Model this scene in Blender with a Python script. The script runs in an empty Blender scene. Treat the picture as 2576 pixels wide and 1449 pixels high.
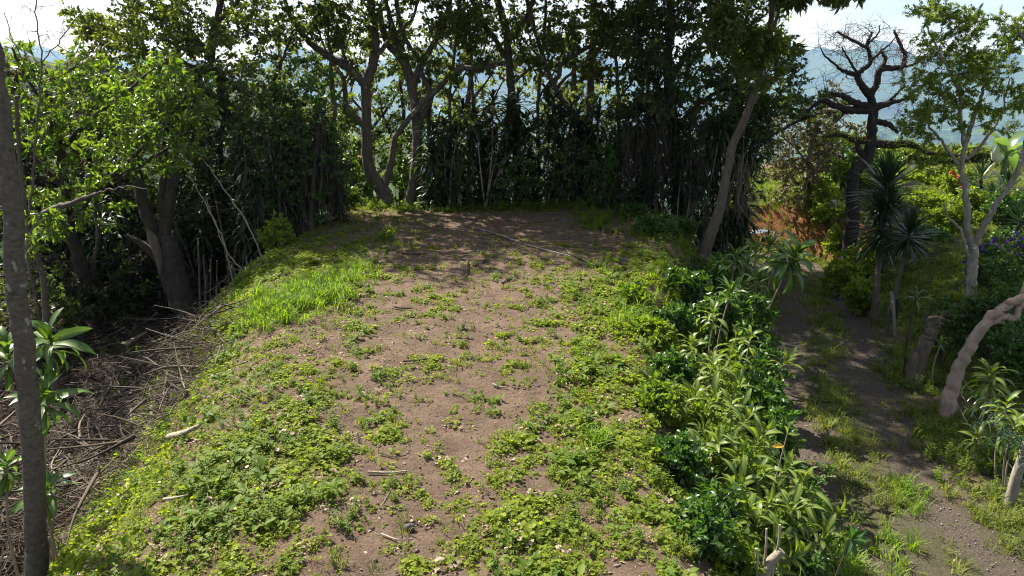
import bpy, math
import numpy as np
from mathutils import Vector, Euler, Matrix

# ------------------------------------------------------------------ camera, sky, sun, exposure
scene = bpy.context.scene
COL = scene.collection
FPX, PITCH, CAMZ = 1746.0, math.radians(16.0), 4.2
cam_d = bpy.data.cameras.new('camera')
cam_d.sensor_width = 36.0
cam_d.lens = FPX / 2576.0 * 36.0
cam_d.clip_start = 0.05
cam_d.clip_end = 40000.0
cam = bpy.data.objects.new('camera', cam_d)
COL.objects.link(cam)
cam.location = (0, 0, CAMZ)
cam.rotation_euler = (math.pi / 2 - PITCH, 0, 0)
scene.camera = cam

SUN_AZ, SUN_EL = math.radians(44.0), math.radians(49.0)      # azimuth to the left of the view
sun_dir = Vector((-math.sin(SUN_AZ) * math.cos(SUN_EL), math.cos(SUN_AZ) * math.cos(SUN_EL), math.sin(SUN_EL)))
world = bpy.data.worlds.new('World')
scene.world = world
world.use_nodes = True
wn, wl = world.node_tree.nodes, world.node_tree.links
wn.clear()
w_out = wn.new('ShaderNodeOutputWorld')
w_bg = wn.new('ShaderNodeBackground')
w_sky = wn.new('ShaderNodeTexSky')
w_sky.sky_type = 'NISHITA'
w_sky.sun_disc = False
w_sky.sun_elevation = SUN_EL
w_sky.sun_rotation = -SUN_AZ
w_sky.air_density = 1.0
w_sky.dust_density = 2.0
w_sky.ozone_density = 1.0
w_bg.inputs['Strength'].default_value = 0.05
# thin bright cloud spread over the whole sky
w_tc = wn.new('ShaderNodeTexCoord')
w_map = wn.new('ShaderNodeMapping')
w_map.inputs['Scale'].default_value = (1.6, 1.6, 7.0)
w_noise = wn.new('ShaderNodeTexNoise')
w_noise.inputs['Scale'].default_value = 1.7
w_noise.inputs['Detail'].default_value = 7.0
w_noise.inputs['Roughness'].default_value = 0.58
w_ramp = wn.new('ShaderNodeMapRange')
w_ramp.inputs['From Min'].default_value = 0.36
w_ramp.inputs['From Max'].default_value = 0.66
w_ramp.inputs['To Min'].default_value = 0.03
w_ramp.inputs['To Max'].default_value = 0.55
w_mix = wn.new('ShaderNodeMix')
w_mix.data_type = 'RGBA'
w_mix.inputs['B'].default_value = (9.5, 9.8, 10.2, 1)
wl.new(w_tc.outputs['Generated'], w_map.inputs['Vector'])
wl.new(w_map.outputs['Vector'], w_noise.inputs['Vector'])
wl.new(w_noise.outputs['Fac'], w_ramp.inputs['Value'])
wl.new(w_ramp.outputs['Result'], w_mix.inputs['Factor'])
wl.new(w_sky.outputs['Color'], w_mix.inputs['A'])
wl.new(w_mix.outputs['Result'], w_bg.inputs['Color'])
wl.new(w_bg.outputs['Background'], w_out.inputs['Surface'])

sun_d = bpy.data.lights.new('sun', 'SUN')
sun_d.energy = 5.0
sun_d.angle = math.radians(0.53)
sun_d.color = (1.0, 0.95, 0.86)
sun = bpy.data.objects.new('sun', sun_d)
COL.objects.link(sun)
sun.rotation_euler = sun_dir.to_track_quat('Z', 'Y').to_euler()

vs = scene.view_settings
vs.view_transform = 'Standard'
vs.look = 'None'
vs.exposure = 1.6
vs.gamma = 1.0
vs.use_curve_mapping = False
scene.render.engine = 'CYCLES'
cy = scene.cycles
cy.max_bounces = 6
cy.diffuse_bounces = 3
cy.glossy_bounces = 2
cy.transmission_bounces = 4
cy.transparent_max_bounces = 4
cy.volume_bounces = 0
cy.caustics_reflective = False
cy.caustics_refractive = False
cy.sample_clamp_indirect = 4.0
cy.use_denoising = True
cy.denoiser = 'OPENIMAGEDENOISE'
cy.denoising_prefilter = 'NONE'
cy.filter_width = 1.1
cy.use_adaptive_sampling = False
scene.render.film_transparent = False

# ------------------------------------------------------------------ small tools
rng = np.random.default_rng(7)
_tab = np.random.default_rng(3).random((256, 256))


def vnoise(x, y):
    x = np.asarray(x, float); y = np.asarray(y, float)
    xi = np.floor(x).astype(int); yi = np.floor(y).astype(int)
    fx = x - xi; fy = y - yi
    fx = fx * fx * (3 - 2 * fx); fy = fy * fy * (3 - 2 * fy)
    a = _tab[xi & 255, yi & 255]; b = _tab[(xi + 1) & 255, yi & 255]
    c = _tab[xi & 255, (yi + 1) & 255]; d = _tab[(xi + 1) & 255, (yi + 1) & 255]
    return (a * (1 - fx) + b * fx) * (1 - fy) + (c * (1 - fx) + d * fx) * fy


def fbm(x, y, octv=4, rough=0.5):
    s = 0.0; a = 1.0; t = 0.0
    for k in range(octv):
        s = s + a * vnoise(np.asarray(x) * 2 ** k + 17.3 * k, np.asarray(y) * 2 ** k + 9.1 * k)
        t += a; a *= rough
    return s / t


def sstep(t):
    t = np.clip(t, 0, 1)
    return t * t * (3 - 2 * t)


_c, _s = math.cos(PITCH), math.sin(PITCH)


def ray(px, py):
    dx = (px - 1288.0) / FPX; dy = (724.5 - py) / FPX
    return np.array([dx, _c + dy * _s, -_s + dy * _c])


def at(px, py, depth):
    r = ray(px, py)
    return np.array([0, 0, CAMZ]) + r * (depth / r[1])


def mpp(depth):
    return depth * 1.03 / FPX


def norm(v):
    v = np.asarray(v, float)
    n = np.linalg.norm(v, axis=-1, keepdims=True)
    return v / np.maximum(n, 1e-9)


# ------------------------------------------------------------------ terrain shape
def lerp_tab(y, tab):
    ys = [a for a, b in tab]; xs = [b for a, b in tab]
    return np.interp(y, ys, xs)


XL = [(-6, -3.2), (5, -3.5), (9, -3.9), (14, -5.2), (18, -6.3), (24, -6.2), (28, -5.5)]
XR = [(-6, 1.4), (5, 1.7), (8, 1.9), (14, 2.7), (19, 4.6), (22, 5.3), (25, 4.9), (28, 4.5)]
XROAD = [(-6, 6.0), (5, 5.8), (10, 5.9), (14, 6.9), (18, 8.6), (22, 10.1), (24, 10.4), (26, 10.0), (28, 8.9), (31, 6.2), (34, 3.5), (38, 0.0), (60, -14)]


def h(x, y):
    x = np.asarray(x, float); y = np.asarray(y, float)
    xl = lerp_tab(y, XL) + 0.5 * (fbm(y * 0.35, 0 * y + 3.3, 2) - 0.5)
    xr = lerp_tab(y, XR) + 0.5 * (fbm(y * 0.4, 0 * y + 8.3, 2) - 0.5)
    xro = lerp_tab(y, XROAD)
    base_l = -3.0 - 0.05 * np.maximum(0, -11 - x)
    dr = x - xro - 1.9
    rise = lerp_tab(y, [(-6, 0.2), (11, 0.35), (16, 1.0), (20, 1.4), (26, 1.75), (40, 2.0), (60, 2.0)])
    wid = lerp_tab(y, [(-6, 5), (12, 4), (18, 3.2), (22, 2.2), (24.5, 1.0), (30, 0.9), (34, 2.5), (60, 4)])
    slope_r = lerp_tab(y, [(0, 0.0), (16, 0.02), (24, 0.03), (40, 0.03)])
    base_r = -2.25 + rise * sstep(dr / wid) + slope_r * np.maximum(0, dr - 3)
    t = sstep((x + 2.0) / 5.0)
    base = base_l * (1 - t) + base_r * t
    y0 = 27.5 + 12.5 * sstep((x - 8.5) / 6.0) + 5.0 * sstep((-x - 9) / 4.0)
    drop = 0.42 * np.maximum(0, y - y0)
    sl = sstep((x - (xl - 4.2)) / 4.6)
    sr = sstep(((xr + 2.3) - x) / 2.6)
    far = 25.4 + 0.5 * np.sin(x * 0.7)
    sf = sstep((far + 4.5 - y) / 4.8)
    S = sl * sr * sf
    z = (base - drop) * (1 - S) + S * 0.0
    onroad = sstep((2.1 - np.abs(x - xro)) / 0.7) * (y < 36)
    rough = 0.16 * (fbm(x * 0.8, y * 0.8, 4) - 0.5) + 0.09 * (fbm(x * 3.1, y * 3.1, 4, .6) - 0.5)
    lumps = 0.55 * (fbm(x * 0.45 + 40, y * 0.45, 3) - 0.5) * (1 - S)
    z = z + rough * (1 - 0.55 * onroad) + lumps * (1 - 0.8 * onroad)
    return z


def hit(px, py):
    r = ray(px, py)
    ts = np.arange(3.0, 70.0, 0.03)
    P = np.array([0, 0, CAMZ]) + ts[:, None] * r
    below = P[:, 2] < h(P[:, 0], P[:, 1])
    k = int(np.argmax(below)) if below.any() else len(ts) - 1
    return P[k]


# ------------------------------------------------------------------ mesh building
class MB:
    def __init__(self):
        self.V = []; self.F = []; self.A = []; self.U = []; self.n = 0

    def add(self, V, F, v=None, u=None):
        V = np.asarray(V, float).reshape(-1, 3); F = np.asarray(F, int)
        if len(V) == 0:
            return
        self.V.append(V); self.F.append(F + self.n)
        self.A.append(np.full(len(V), 0.5) if v is None else np.broadcast_to(np.asarray(v, float), (len(V),)))
        self.U.append(np.zeros(len(V)) if u is None else np.broadcast_to(np.asarray(u, float), (len(V),)))
        self.n += len(V)

    def mesh(self, name, mat, origin=(0, 0, 0), smooth=True):
        me = bpy.data.meshes.new(name)
        V = np.concatenate(self.V) - np.asarray(origin, float)
        tot = []; idx = []
        for f in self.F:
            tot.append(np.full(len(f), f.shape[1])); idx.append(f.ravel())
        tot = np.concatenate(tot); idx = np.concatenate(idx)
        start = np.concatenate([[0], np.cumsum(tot)[:-1]])
        me.vertices.add(len(V)); me.vertices.foreach_set('co', V.ravel().astype(np.float32))
        me.loops.add(len(idx)); me.loops.foreach_set('vertex_index', idx.astype(np.int32))
        me.polygons.add(len(tot))
        me.polygons.foreach_set('loop_start', start.astype(np.int32))
        me.polygons.foreach_set('loop_total', tot.astype(np.int32))
        me.polygons.foreach_set('use_smooth', np.full(len(tot), smooth))
        a = me.attributes.new('v', 'FLOAT', 'POINT'); a.data.foreach_set('value', np.concatenate(self.A).astype(np.float32))
        a = me.attributes.new('u', 'FLOAT', 'POINT'); a.data.foreach_set('value', np.concatenate(self.U).astype(np.float32))
        me.update(); me.validate()
        if mat is not None:
            me.materials.append(mat)
        return me


def frames(P):
    T = norm(np.gradient(P, axis=0))
    up = np.array([0.0, 0, 1.0]) if abs(T[0, 2]) < 0.9 else np.array([1.0, 0, 0])
    N = np.zeros_like(P); n = norm(np.cross(np.cross(T[0], up), T[0]))
    for i in range(len(P)):
        n = n - T[i] * np.dot(n, T[i]); n = n / max(np.linalg.norm(n), 1e-9); N[i] = n
    return T, N, np.cross(T, N)


def tube(mb, P, R, sides=8, lump=0.0, v=None, cap=True, r=None):
    P = np.asarray(P, float); R = np.broadcast_to(np.asarray(R, float), (len(P),))
    T, N, B = frames(P)
    a = np.linspace(0, 2 * math.pi, sides, endpoint=False)
    rad = R[:, None] * np.ones((1, sides))
    if lump:
        g = r if r is not None else rng
        rad = rad * (1 + lump * (g.random((len(P), sides)) - 0.5) + lump * 0.8 * np.sin(a[None] * 2 + g.random() * 6 + np.linspace(0, 4, len(P))[:, None]))
    V = P[:, None, :] + rad[..., None] * (np.cos(a)[None, :, None] * N[:, None] + np.sin(a)[None, :, None] * B[:, None])
    i = np.arange(len(P) - 1)[:, None] * sides; j = np.arange(sides)[None]; k = (j + 1) % sides
    F = np.stack([i + j, i + k, i + sides + k, i + sides + j], -1).reshape(-1, 4)
    mb.add(V.reshape(-1, 3), F, v)
    if cap:
        base = (len(P) - 1) * sides
        Vc = np.concatenate([V[-1], P[-1:] + T[-1:] * R[-1] * 0.15])
        mb.add(Vc, np.stack([np.arange(sides), (np.arange(sides) + 1) % sides, np.full(sides, sides)], -1), v)


def spline(pts, n=8):
    P = np.asarray(pts, float)
    if len(P) < 3:
        t = np.linspace(0, 1, n)[:, None]
        return P[0] * (1 - t) + P[-1] * t
    Q = np.concatenate([2 * P[:1] - P[1:2], P, 2 * P[-1:] - P[-2:-1]])
    out = []
    for i in range(len(P) - 1):
        p0, p1, p2, p3 = Q[i:i + 4]
        t = np.linspace(0, 1, n, endpoint=False)[:, None]
        out.append(0.5 * (2 * p1 + (p2 - p0) * t + (2 * p0 - 5 * p1 + 4 * p2 - p3) * t ** 2 + (3 * p1 - p0 - 3 * p2 + p3) * t ** 3))
    out.append(P[-1:])
    return np.concatenate(out)


def prisms(mb, A, B, ra, rb, v=None, sides=3):
    A = np.asarray(A, float); B = np.asarray(B, float); n = len(A)
    if n == 0:
        return
    T = norm(B - A); ref = np.where(np.abs(T[:, 2:3]) < 0.9, [[0, 0, 1.0]], [[1.0, 0, 0]])
    N = norm(np.cross(T, ref)); Bn = np.cross(T, N)
    a = np.arange(sides) * 2 * math.pi / sides
    off = np.cos(a)[None, :, None] * N[:, None] + np.sin(a)[None, :, None] * Bn[:, None]
    ra = np.broadcast_to(ra, (n,)); rb = np.broadcast_to(rb, (n,))
    V = np.concatenate([A[:, None] + off * ra[:, None, None], B[:, None] + off * rb[:, None, None]], 1)
    i = np.arange(n)[:, None] * (2 * sides); j = np.arange(sides)[None]; k = (j + 1) % sides
    F = np.stack([i + j, i + k, i + sides + k, i + sides + j], -1).reshape(-1, 4)
    mb.add(V.reshape(-1, 3), F, None if v is None else np.repeat(np.broadcast_to(v, (n,)), 2 * sides))


# leaf templates: (along, across, up), tris
LT = {
    'diamond': (np.array([[0, 0, 0], [.45, .5, .1], [1, 0, -.06], [.45, -.5, .1]]), np.array([[0, 1, 2], [0, 2, 3]])),
    'oval': (np.array([[0, 0, 0], [.3, .42, .1], [.68, .4, .06], [1, 0, -.14], [.68, -.4, .06], [.3, -.42, .1], [.5, 0, 0]]),
             np.array([[0, 1, 6], [1, 2, 6], [2, 3, 6], [3, 4, 6], [4, 5, 6], [5, 0, 6]])),
    'round': (np.array([[0, 0, 0], [.12, .5, .04], [.6, .55, .05], [1, 0, -.06], [.6, -.55, .05], [.12, -.5, .04], [.45, 0, -.04]]),
              np.array([[0, 1, 6], [1, 2, 6], [2, 3, 6], [3, 4, 6], [4, 5, 6], [5, 0, 6]])),
    'blade': (np.array([[0, .5, 0], [0, -.5, 0], [.5, -.4, .12], [.5, .4, .12], [1, 0, -.12]]), np.array([[0, 1, 2], [0, 2, 3], [3, 2, 4]])),
}


def leaves(mb, P, D, N, L, W, kind='diamond', v=None):
    P = np.asarray(P, float); n = len(P)
    if n == 0:
        return
    D = norm(D); S = norm(np.cross(D, N)); U = np.cross(S, D)
    tv, tf = LT[kind]; m = len(tv)
    L = np.broadcast_to(L, (n,)); W = np.broadcast_to(W, (n,))
    V = P[:, None] + D[:, None] * (tv[None, :, 0:1] * L[:, None, None]) + S[:, None] * (tv[None, :, 1:2] * W[:, None, None]) + U[:, None] * (tv[None, :, 2:3] * L[:, None, None])
    F = (tf[None] + (np.arange(n) * m)[:, None, None]).reshape(-1, 3)
    vv = rng.random(n) if v is None else np.broadcast_to(v, (n,))
    mb.add(V.reshape(-1, 3), F, np.repeat(vv, m), np.tile(np.abs(tv[:, 1]) * 2, n))


def rdir(n, r=None):
    g = r if r is not None else rng
    return norm(g.normal(size=(n, 3)))


# ------------------------------------------------------------------ materials
MATS = {}


def _mat(name):
    m = bpy.data.materials.new(name); m.use_nodes = True
    nt = m.node_tree; nt.nodes.clear()
    out = nt.nodes.new('ShaderNodeOutputMaterial')
    return m, nt.nodes, nt.links, out


def leafmat(name, c1, c2, trans=0.4, tcol=None, rough=0.38, stripe=None, spec=0.5, objvar=0.35, dead=None):
    m, n, l, out = _mat(name)
    a = n.new('ShaderNodeAttribute'); a.attribute_name = 'v'
    oi = n.new('ShaderNodeObjectInfo')
    mx = n.new('ShaderNodeMath'); mx.operation = 'MULTIPLY_ADD'
    l.new(oi.outputs['Random'], mx.inputs[0]); mx.inputs[1].default_value = objvar
    sc = n.new('ShaderNodeMath'); sc.operation = 'MULTIPLY'; sc.inputs[1].default_value = 1.0 - objvar
    l.new(a.outputs['Fac'], sc.inputs[0]); l.new(sc.outputs[0], mx.inputs[2])
    ramp = n.new('ShaderNodeValToRGB')
    ramp.color_ramp.elements[0].color = (*c1, 1); ramp.color_ramp.elements[1].color = (*c2, 1)
    if dead is not None:
        ramp.color_ramp.elements[1].position = 0.93
        e = ramp.color_ramp.elements.new(0.985); e.color = (*dead, 1)
    l.new(mx.outputs[0], ramp.inputs['Fac'])
    col = ramp.outputs['Color']
    if stripe is not None:
        u = n.new('ShaderNodeAttribute'); u.attribute_name = 'u'
        mr = n.new('ShaderNodeMapRange'); mr.inputs['From Min'].default_value = 0.55; mr.inputs['From Max'].default_value = 0.15
        l.new(u.outputs['Fac'], mr.inputs['Value'])
        mi = n.new('ShaderNodeMix'); mi.data_type = 'RGBA'
        l.new(mr.outputs['Result'], mi.inputs['Factor']); l.new(col, mi.inputs['A']); mi.inputs['B'].default_value = (*stripe, 1)
        col = mi.outputs['Result']
    b = n.new('ShaderNodeBsdfPrincipled')
    b.inputs['Roughness'].default_value = rough
    b.inputs['Specular IOR Level'].default_value = spec
    l.new(col, b.inputs['Base Color'])
    t = n.new('ShaderNodeBsdfTranslucent')
    hs = n.new('ShaderNodeMix'); hs.data_type = 'RGBA'; hs.blend_type = 'MULTIPLY'; hs.inputs['Factor'].default_value = 1.0
    l.new(col, hs.inputs['A']); hs.inputs['B'].default_value = (*(tcol or (2.6, 2.6, 1.0)), 1)
    l.new(hs.outputs['Result'], t.inputs['Color'])
    ms = n.new('ShaderNodeMixShader'); ms.inputs['Fac'].default_value = trans
    l.new(b.outputs[0], ms.inputs[1]); l.new(t.outputs[0], ms.inputs[2]); l.new(ms.outputs[0], out.inputs['Surface'])
    MATS[name] = m
    return m


def barkmat(name, c1, c2, c3=None, scale=6.0, stretch=(1, 1, .25), bump=0.4, patch=0.62, rough=0.9):
    m, n, l, out = _mat(name)
    tc = n.new('ShaderNodeTexCoord'); mp = n.new('ShaderNodeMapping'); mp.inputs['Scale'].default_value = stretch
    l.new(tc.outputs['Object'], mp.inputs['Vector'])
    n1 = n.new('ShaderNodeTexNoise'); n1.inputs['Scale'].default_value = scale * 2; n1.inputs['Detail'].default_value = 6; n1.inputs['Roughness'].default_value = 0.65
    l.new(mp.outputs['Vector'], n1.inputs['Vector'])
    r = n.new('ShaderNodeValToRGB'); r.color_ramp.elements[0].position = .3; r.color_ramp.elements[1].position = .72
    r.color_ramp.elements[0].color = (*c1, 1); r.color_ramp.elements[1].color = (*c2, 1)
    l.new(n1.outputs['Fac'], r.inputs['Fac'])
    col = r.outputs['Color']
    if c3 is not None:
        n2 = n.new('ShaderNodeTexNoise'); n2.inputs['Scale'].default_value = scale; n2.inputs['Detail'].default_value = 4
        l.new(tc.outputs['Object'], n2.inputs['Vector'])
        mr = n.new('ShaderNodeMapRange'); mr.inputs['From Min'].default_value = patch; mr.inputs['From Max'].default_value = patch + .05
        l.new(n2.outputs['Fac'], mr.inputs['Value'])
        mi = n.new('ShaderNodeMix'); mi.data_type = 'RGBA'
        l.new(mr.outputs['Result'], mi.inputs['Factor']); l.new(col, mi.inputs['A']); mi.inputs['B'].default_value = (*c3, 1)
        col = mi.outputs['Result']
    b = n.new('ShaderNodeBsdfPrincipled'); b.inputs['Roughness'].default_value = rough; b.inputs['Specular IOR Level'].default_value = .25
    l.new(col, b.inputs['Base Color'])
    bp = n.new('ShaderNodeBump'); bp.inputs['Strength'].default_value = bump; bp.inputs['Distance'].default_value = .04
    l.new(n1.outputs['Fac'], bp.inputs['Height']); l.new(bp.outputs['Normal'], b.inputs['Normal'])
    l.new(b.outputs[0], out.inputs['Surface'])
    MATS[name] = m
    return m


def plainmat(name, c1, c2, rough=0.8, objvar=0.6):
    m, n, l, out = _mat(name)
    a = n.new('ShaderNodeAttribute'); a.attribute_name = 'v'
    oi = n.new('ShaderNodeObjectInfo')
    ad = n.new('ShaderNodeMath'); ad.operation = 'MULTIPLY_ADD'; ad.inputs[1].default_value = objvar
    sc = n.new('ShaderNodeMath'); sc.operation = 'MULTIPLY'; sc.inputs[1].default_value = 1 - objvar
    l.new(oi.outputs['Random'], ad.inputs[0]); l.new(a.outputs['Fac'], sc.inputs[0]); l.new(sc.outputs[0], ad.inputs[2])
    r = n.new('ShaderNodeValToRGB'); r.color_ramp.elements[0].color = (*c1, 1); r.color_ramp.elements[1].color = (*c2, 1)
    l.new(ad.outputs[0], r.inputs['Fac'])
    b = n.new('ShaderNodeBsdfPrincipled'); b.inputs['Roughness'].default_value = rough; b.inputs['Specular IOR Level'].default_value = .3
    l.new(r.outputs['Color'], b.inputs['Base Color']); l.new(b.outputs[0], out.inputs['Surface'])
    MATS[name] = m
    return m


def groundmat():
    m, n, l, out = _mat('earth')
    tc = n.new('ShaderNodeTexCoord')

    def noise(scale, detail=5, rough=.6):
        t = n.new('ShaderNodeTexNoise'); t.inputs['Scale'].default_value = scale; t.inputs['Detail'].default_value = detail; t.inputs['Roughness'].default_value = rough
        l.new(tc.outputs['Object'], t.inputs['Vector']); return t.outputs['Fac']

    def ramp(src, stops):
        r = n.new('ShaderNodeValToRGB')
        while len(r.color_ramp.elements) < len(stops):
            r.color_ramp.elements.new(.5)
        for e, (p, c) in zip(r.color_ramp.elements, stops):
            e.position = p; e.color = (*c, 1)
        l.new(src, r.inputs['Fac']); return r.outputs['Color']

    def mix(f, a, b):
        x = n.new('ShaderNodeMix'); x.data_type = 'RGBA'
        l.new(f, x.inputs['Factor']); l.new(a, x.inputs['A']); l.new(b, x.inputs['B']); return x.outputs['Result']
    fine = noise(30, 8, .75); mid = noise(1.6, 6, .65)
    mid2 = n.new('ShaderNodeMapRange'); mid2.inputs['From Min'].default_value = .38; mid2.inputs['From Max'].default_value = .62; l.new(mid, mid2.inputs['Value']); mid = mid2.outputs['Result']
    soil = mix(mid, ramp(fine, [(.3, (.105, .070, .049)), (.6, (.185, .130, .094)), (.78, (.29, .225, .17))]),
               ramp(fine, [(.3, (.072, .048, .035)), (.6, (.125, .087, .064)), (.8, (.20, .15, .115))]))
    gravel = ramp(noise(55, 4, .75), [(.32, (.042, .034, .027)), (.55, (.10, .080, .062)), (.75, (.19, .158, .125))])
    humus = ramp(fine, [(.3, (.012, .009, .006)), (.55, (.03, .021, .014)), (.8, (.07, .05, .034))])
    ochre = mix(mid, ramp(fine, [(.3, (.20, .085, .032)), (.7, (.34, .17, .075))]), ramp(fine, [(.3, (.12, .06, .03)), (.7, (.26, .13, .06))]))
    turf = ramp(fine, [(.3, (.025, .034, .011)), (.55, (.06, .07, .022)), (.78, (.11, .10, .045))])

    def attr(nm):
        a = n.new('ShaderNodeAttribute'); a.attribute_name = nm; return a.outputs['Fac']
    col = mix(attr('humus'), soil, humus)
    col = mix(attr('turf'), col, turf)
    col = mix(attr('road'), col, gravel)
    col = mix(attr('ochre'), col, ochre)
    b = n.new('ShaderNodeBsdfPrincipled'); b.inputs['Roughness'].default_value = .95; b.inputs['Specular IOR Level'].default_value = .15
    l.new(col, b.inputs['Base Color'])
    bp = n.new('ShaderNodeBump'); bp.inputs['Strength'].default_value = .9; bp.inputs['Distance'].default_value = .05
    bp2 = n.new('ShaderNodeBump'); bp2.inputs['Strength'].default_value = .8; bp2.inputs['Distance'].default_value = .12
    l.new(noise(7, 5, .6), bp2.inputs['Height']); l.new(bp2.outputs['Normal'], bp.inputs['Normal'])
    l.new(fine, bp.inputs['Height']); l.new(bp.outputs['Normal'], b.inputs['Normal']); l.new(b.outputs[0], out.inputs['Surface'])
    return m


def farmat(name, cols, scale, detail=6):
    m, n, l, out = _mat(name)
    tc = n.new('ShaderNodeTexCoord')
    t = n.new('ShaderNodeTexNoise'); t.inputs['Scale'].default_value = scale; t.inputs['Detail'].default_value = detail; t.inputs['Roughness'].default_value = .62
    l.new(tc.outputs['Object'], t.inputs['Vector'])
    r = n.new('ShaderNodeValToRGB')
    while len(r.color_ramp.elements) < len(cols):
        r.color_ramp.elements.new(.5)
    for e, (p, c) in zip(r.color_ramp.elements, cols):
        e.position = p; e.color = (*c, 1)
    l.new(t.outputs['Fac'], r.inputs['Fac'])
    b = n.new('ShaderNodeBsdfPrincipled'); b.inputs['Roughness'].default_value = .95; b.inputs['Specular IOR Level'].default_value = .1
    l.new(r.outputs['Color'], b.inputs['Base Color']); l.new(b.outputs[0], out.inputs['Surface'])
    return m


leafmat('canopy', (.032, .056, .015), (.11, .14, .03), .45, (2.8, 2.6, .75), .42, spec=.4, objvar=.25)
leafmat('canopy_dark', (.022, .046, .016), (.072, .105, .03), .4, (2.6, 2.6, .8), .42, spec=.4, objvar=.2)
leafmat('bush', (.03, .07, .013), (.11, .165, .022), .45, (2.4, 2.4, .7), .30, objvar=.15)
leafmat('feather', (.08, .13, .025), (.17, .22, .04), .5, (2.2, 2.2, .7), .6, spec=.25, objvar=.1)
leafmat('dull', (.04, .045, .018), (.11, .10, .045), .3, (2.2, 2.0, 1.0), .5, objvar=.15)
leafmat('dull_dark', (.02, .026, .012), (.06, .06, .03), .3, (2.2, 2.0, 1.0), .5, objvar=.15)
leafmat('shrub', (.065, .115, .016), (.18, .235, .03), .5, (2.3, 2.2, .5), .5, spec=.3, objvar=.3)
leafmat('shrub_glossy', (.022, .06, .014), (.065, .125, .022), .34, (2.4, 2.5, .6), .36, objvar=.25, spec=.4)
leafmat('weed', (.07, .118, .014), (.26, .30, .035), .5, (1.9, 1.95, .35), .65, spec=.22, objvar=.5)
leafmat('weed_dark', (.055, .11, .014), (.155, .215, .025), .48, (2.1, 2.1, .4), .6, spec=.25, objvar=.5)
leafmat('grass', (.08, .12, .022), (.18, .21, .05), .42, (1.9, 1.8, .6), .6, spec=.2, objvar=.5, dead=(.30, .25, .13))
leafmat('tall_grass', (.09, .17, .018), (.18, .27, .03), .45, (2.0, 1.9, .5), .55, spec=.25, objvar=.3, dead=(.3, .26, .12))
leafmat('drac', (.025, .065, .018), (.06, .115, .025), .3, (2.4, 2.4, .7), .42, stripe=(.10, .16, .03), objvar=.3, spec=.4)
leafmat('drac_hedge', (.04, .09, .018), (.11, .16, .03), .38, (2.1, 2.1, .6), .42, stripe=(.19, .23, .05), objvar=.6, spec=.3, dead=(.30, .22, .10))
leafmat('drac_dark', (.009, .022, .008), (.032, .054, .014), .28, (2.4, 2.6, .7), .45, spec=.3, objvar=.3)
leafmat('yucca', (.010, .028, .012), (.03, .058, .02), .15, (2.2, 2.4, .9), .34, objvar=.3)
leafmat('banana', (.06, .12, .04), (.12, .18, .06), .4, (2.0, 2.0, .9), .3, objvar=.3)
leafmat('petal_purple', (.05, .022, .16), (.10, .04, .25), .3, (1.3, 1.2, 1.5), .6)
leafmat('petal_red', (.30, .02, .02), (.42, .04, .03), .3, (1.4, 1.2, 1.2), .6)
leafmat('dead_leaf', (.16, .10, .05), (.36, .27, .17), .25, (1.3, 1.2, 1.0), .6, objvar=.5)
leafmat('hanging_dead', (.012, .022, .008), (.05, .055, .022), .2, (1.3, 1.2, 1.0), .7, objvar=.3)
leafmat('moss', (.045, .026, .012), (.16, .075, .035), .2, (1.6, 1.3, .9), .8)
leafmat('litter', (.12, .08, .05), (.34, .27, .19), .15, (1.2, 1.1, 1.0), .65, objvar=.7)
leafmat('yellow_leaf', (.50, .30, .02), (.60, .38, .03), .3, (1.4, 1.3, 1.0), .4)
barkmat('bark', (.045, .036, .029), (.15, .125, .10), (.24, .23, .20), 5, patch=.64)
barkmat('bark_dark', (.022, .018, .015), (.075, .06, .048), (.12, .115, .095), 5, patch=.67)
barkmat('bark_grey', (.13, .115, .095), (.33, .30, .255), (.42, .41, .37), 6, patch=.6)
barkmat('bark_lean', (.065, .05, .038), (.16, .128, .10), None, 7, bump=.6)
barkmat('bark_pink', (.20, .145, .115), (.36, .275, .225), (.14, .10, .08), 4, (1, 1, .5), .5, .66)
barkmat('bark_lichen', (.05, .042, .034), (.13, .108, .086), (.21, .215, .185), 7, (1, 1, 1.6), .5, .645)
barkmat('cane', (.16, .13, .10), (.32, .27, .21), None, 14, (1, 1, 3.0), .3)
barkmat('cut_wood', (.26, .16, .09), (.42, .29, .18), None, 12, (1, 1, 1), .2)
barkmat('dead_wood', (.16, .125, .095), (.38, .32, .255), None, 10, (1, 1, .4), .4)
barkmat('charred', (.011, .010, .010), (.045, .04, .037), (.16, .15, .14), 9, (1, 1, .5), .4, .68)
plainmat('twig', (.03, .022, .016), (.19, .148, .11), .85, .0)
plainmat('twig_dark', (.03, .024, .018), (.11, .085, .06), .9, .0)
plainmat('clod', (.07, .046, .034), (.19, .135, .10), .95)
plainmat('stone', (.06, .055, .05), (.24, .215, .19), .85)
plainmat('wire', (.18, .17, .16), (.26, .25, .24), .5)
leafmat('pale_dry', (.40, .44, .36), (.5, .52, .44), .2, (1.2, 1.2, 1.1), .6)
barkmat('bark_black', (.012, .010, .009), (.04, .033, .028), (.06, .055, .05), 7, patch=.68)
plainmat('white_cloth', (.7, .7, .68), (.78, .78, .76), .8)
plainmat('sheet_metal', (.06, .08, .09), (.10, .12, .13), .6)
plainmat('rag', (.02, .02, .022), (.10, .10, .105), .55, 0)
plainmat('house_wall', (.55, .52, .46), (.68, .66, .6), .9)
plainmat('house_roof', (.36, .09, .05), (.45, .14, .08), .8)
plainmat('house_dark', (.03, .03, .035), (.05, .05, .05), .4)
M = MATS


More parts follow.
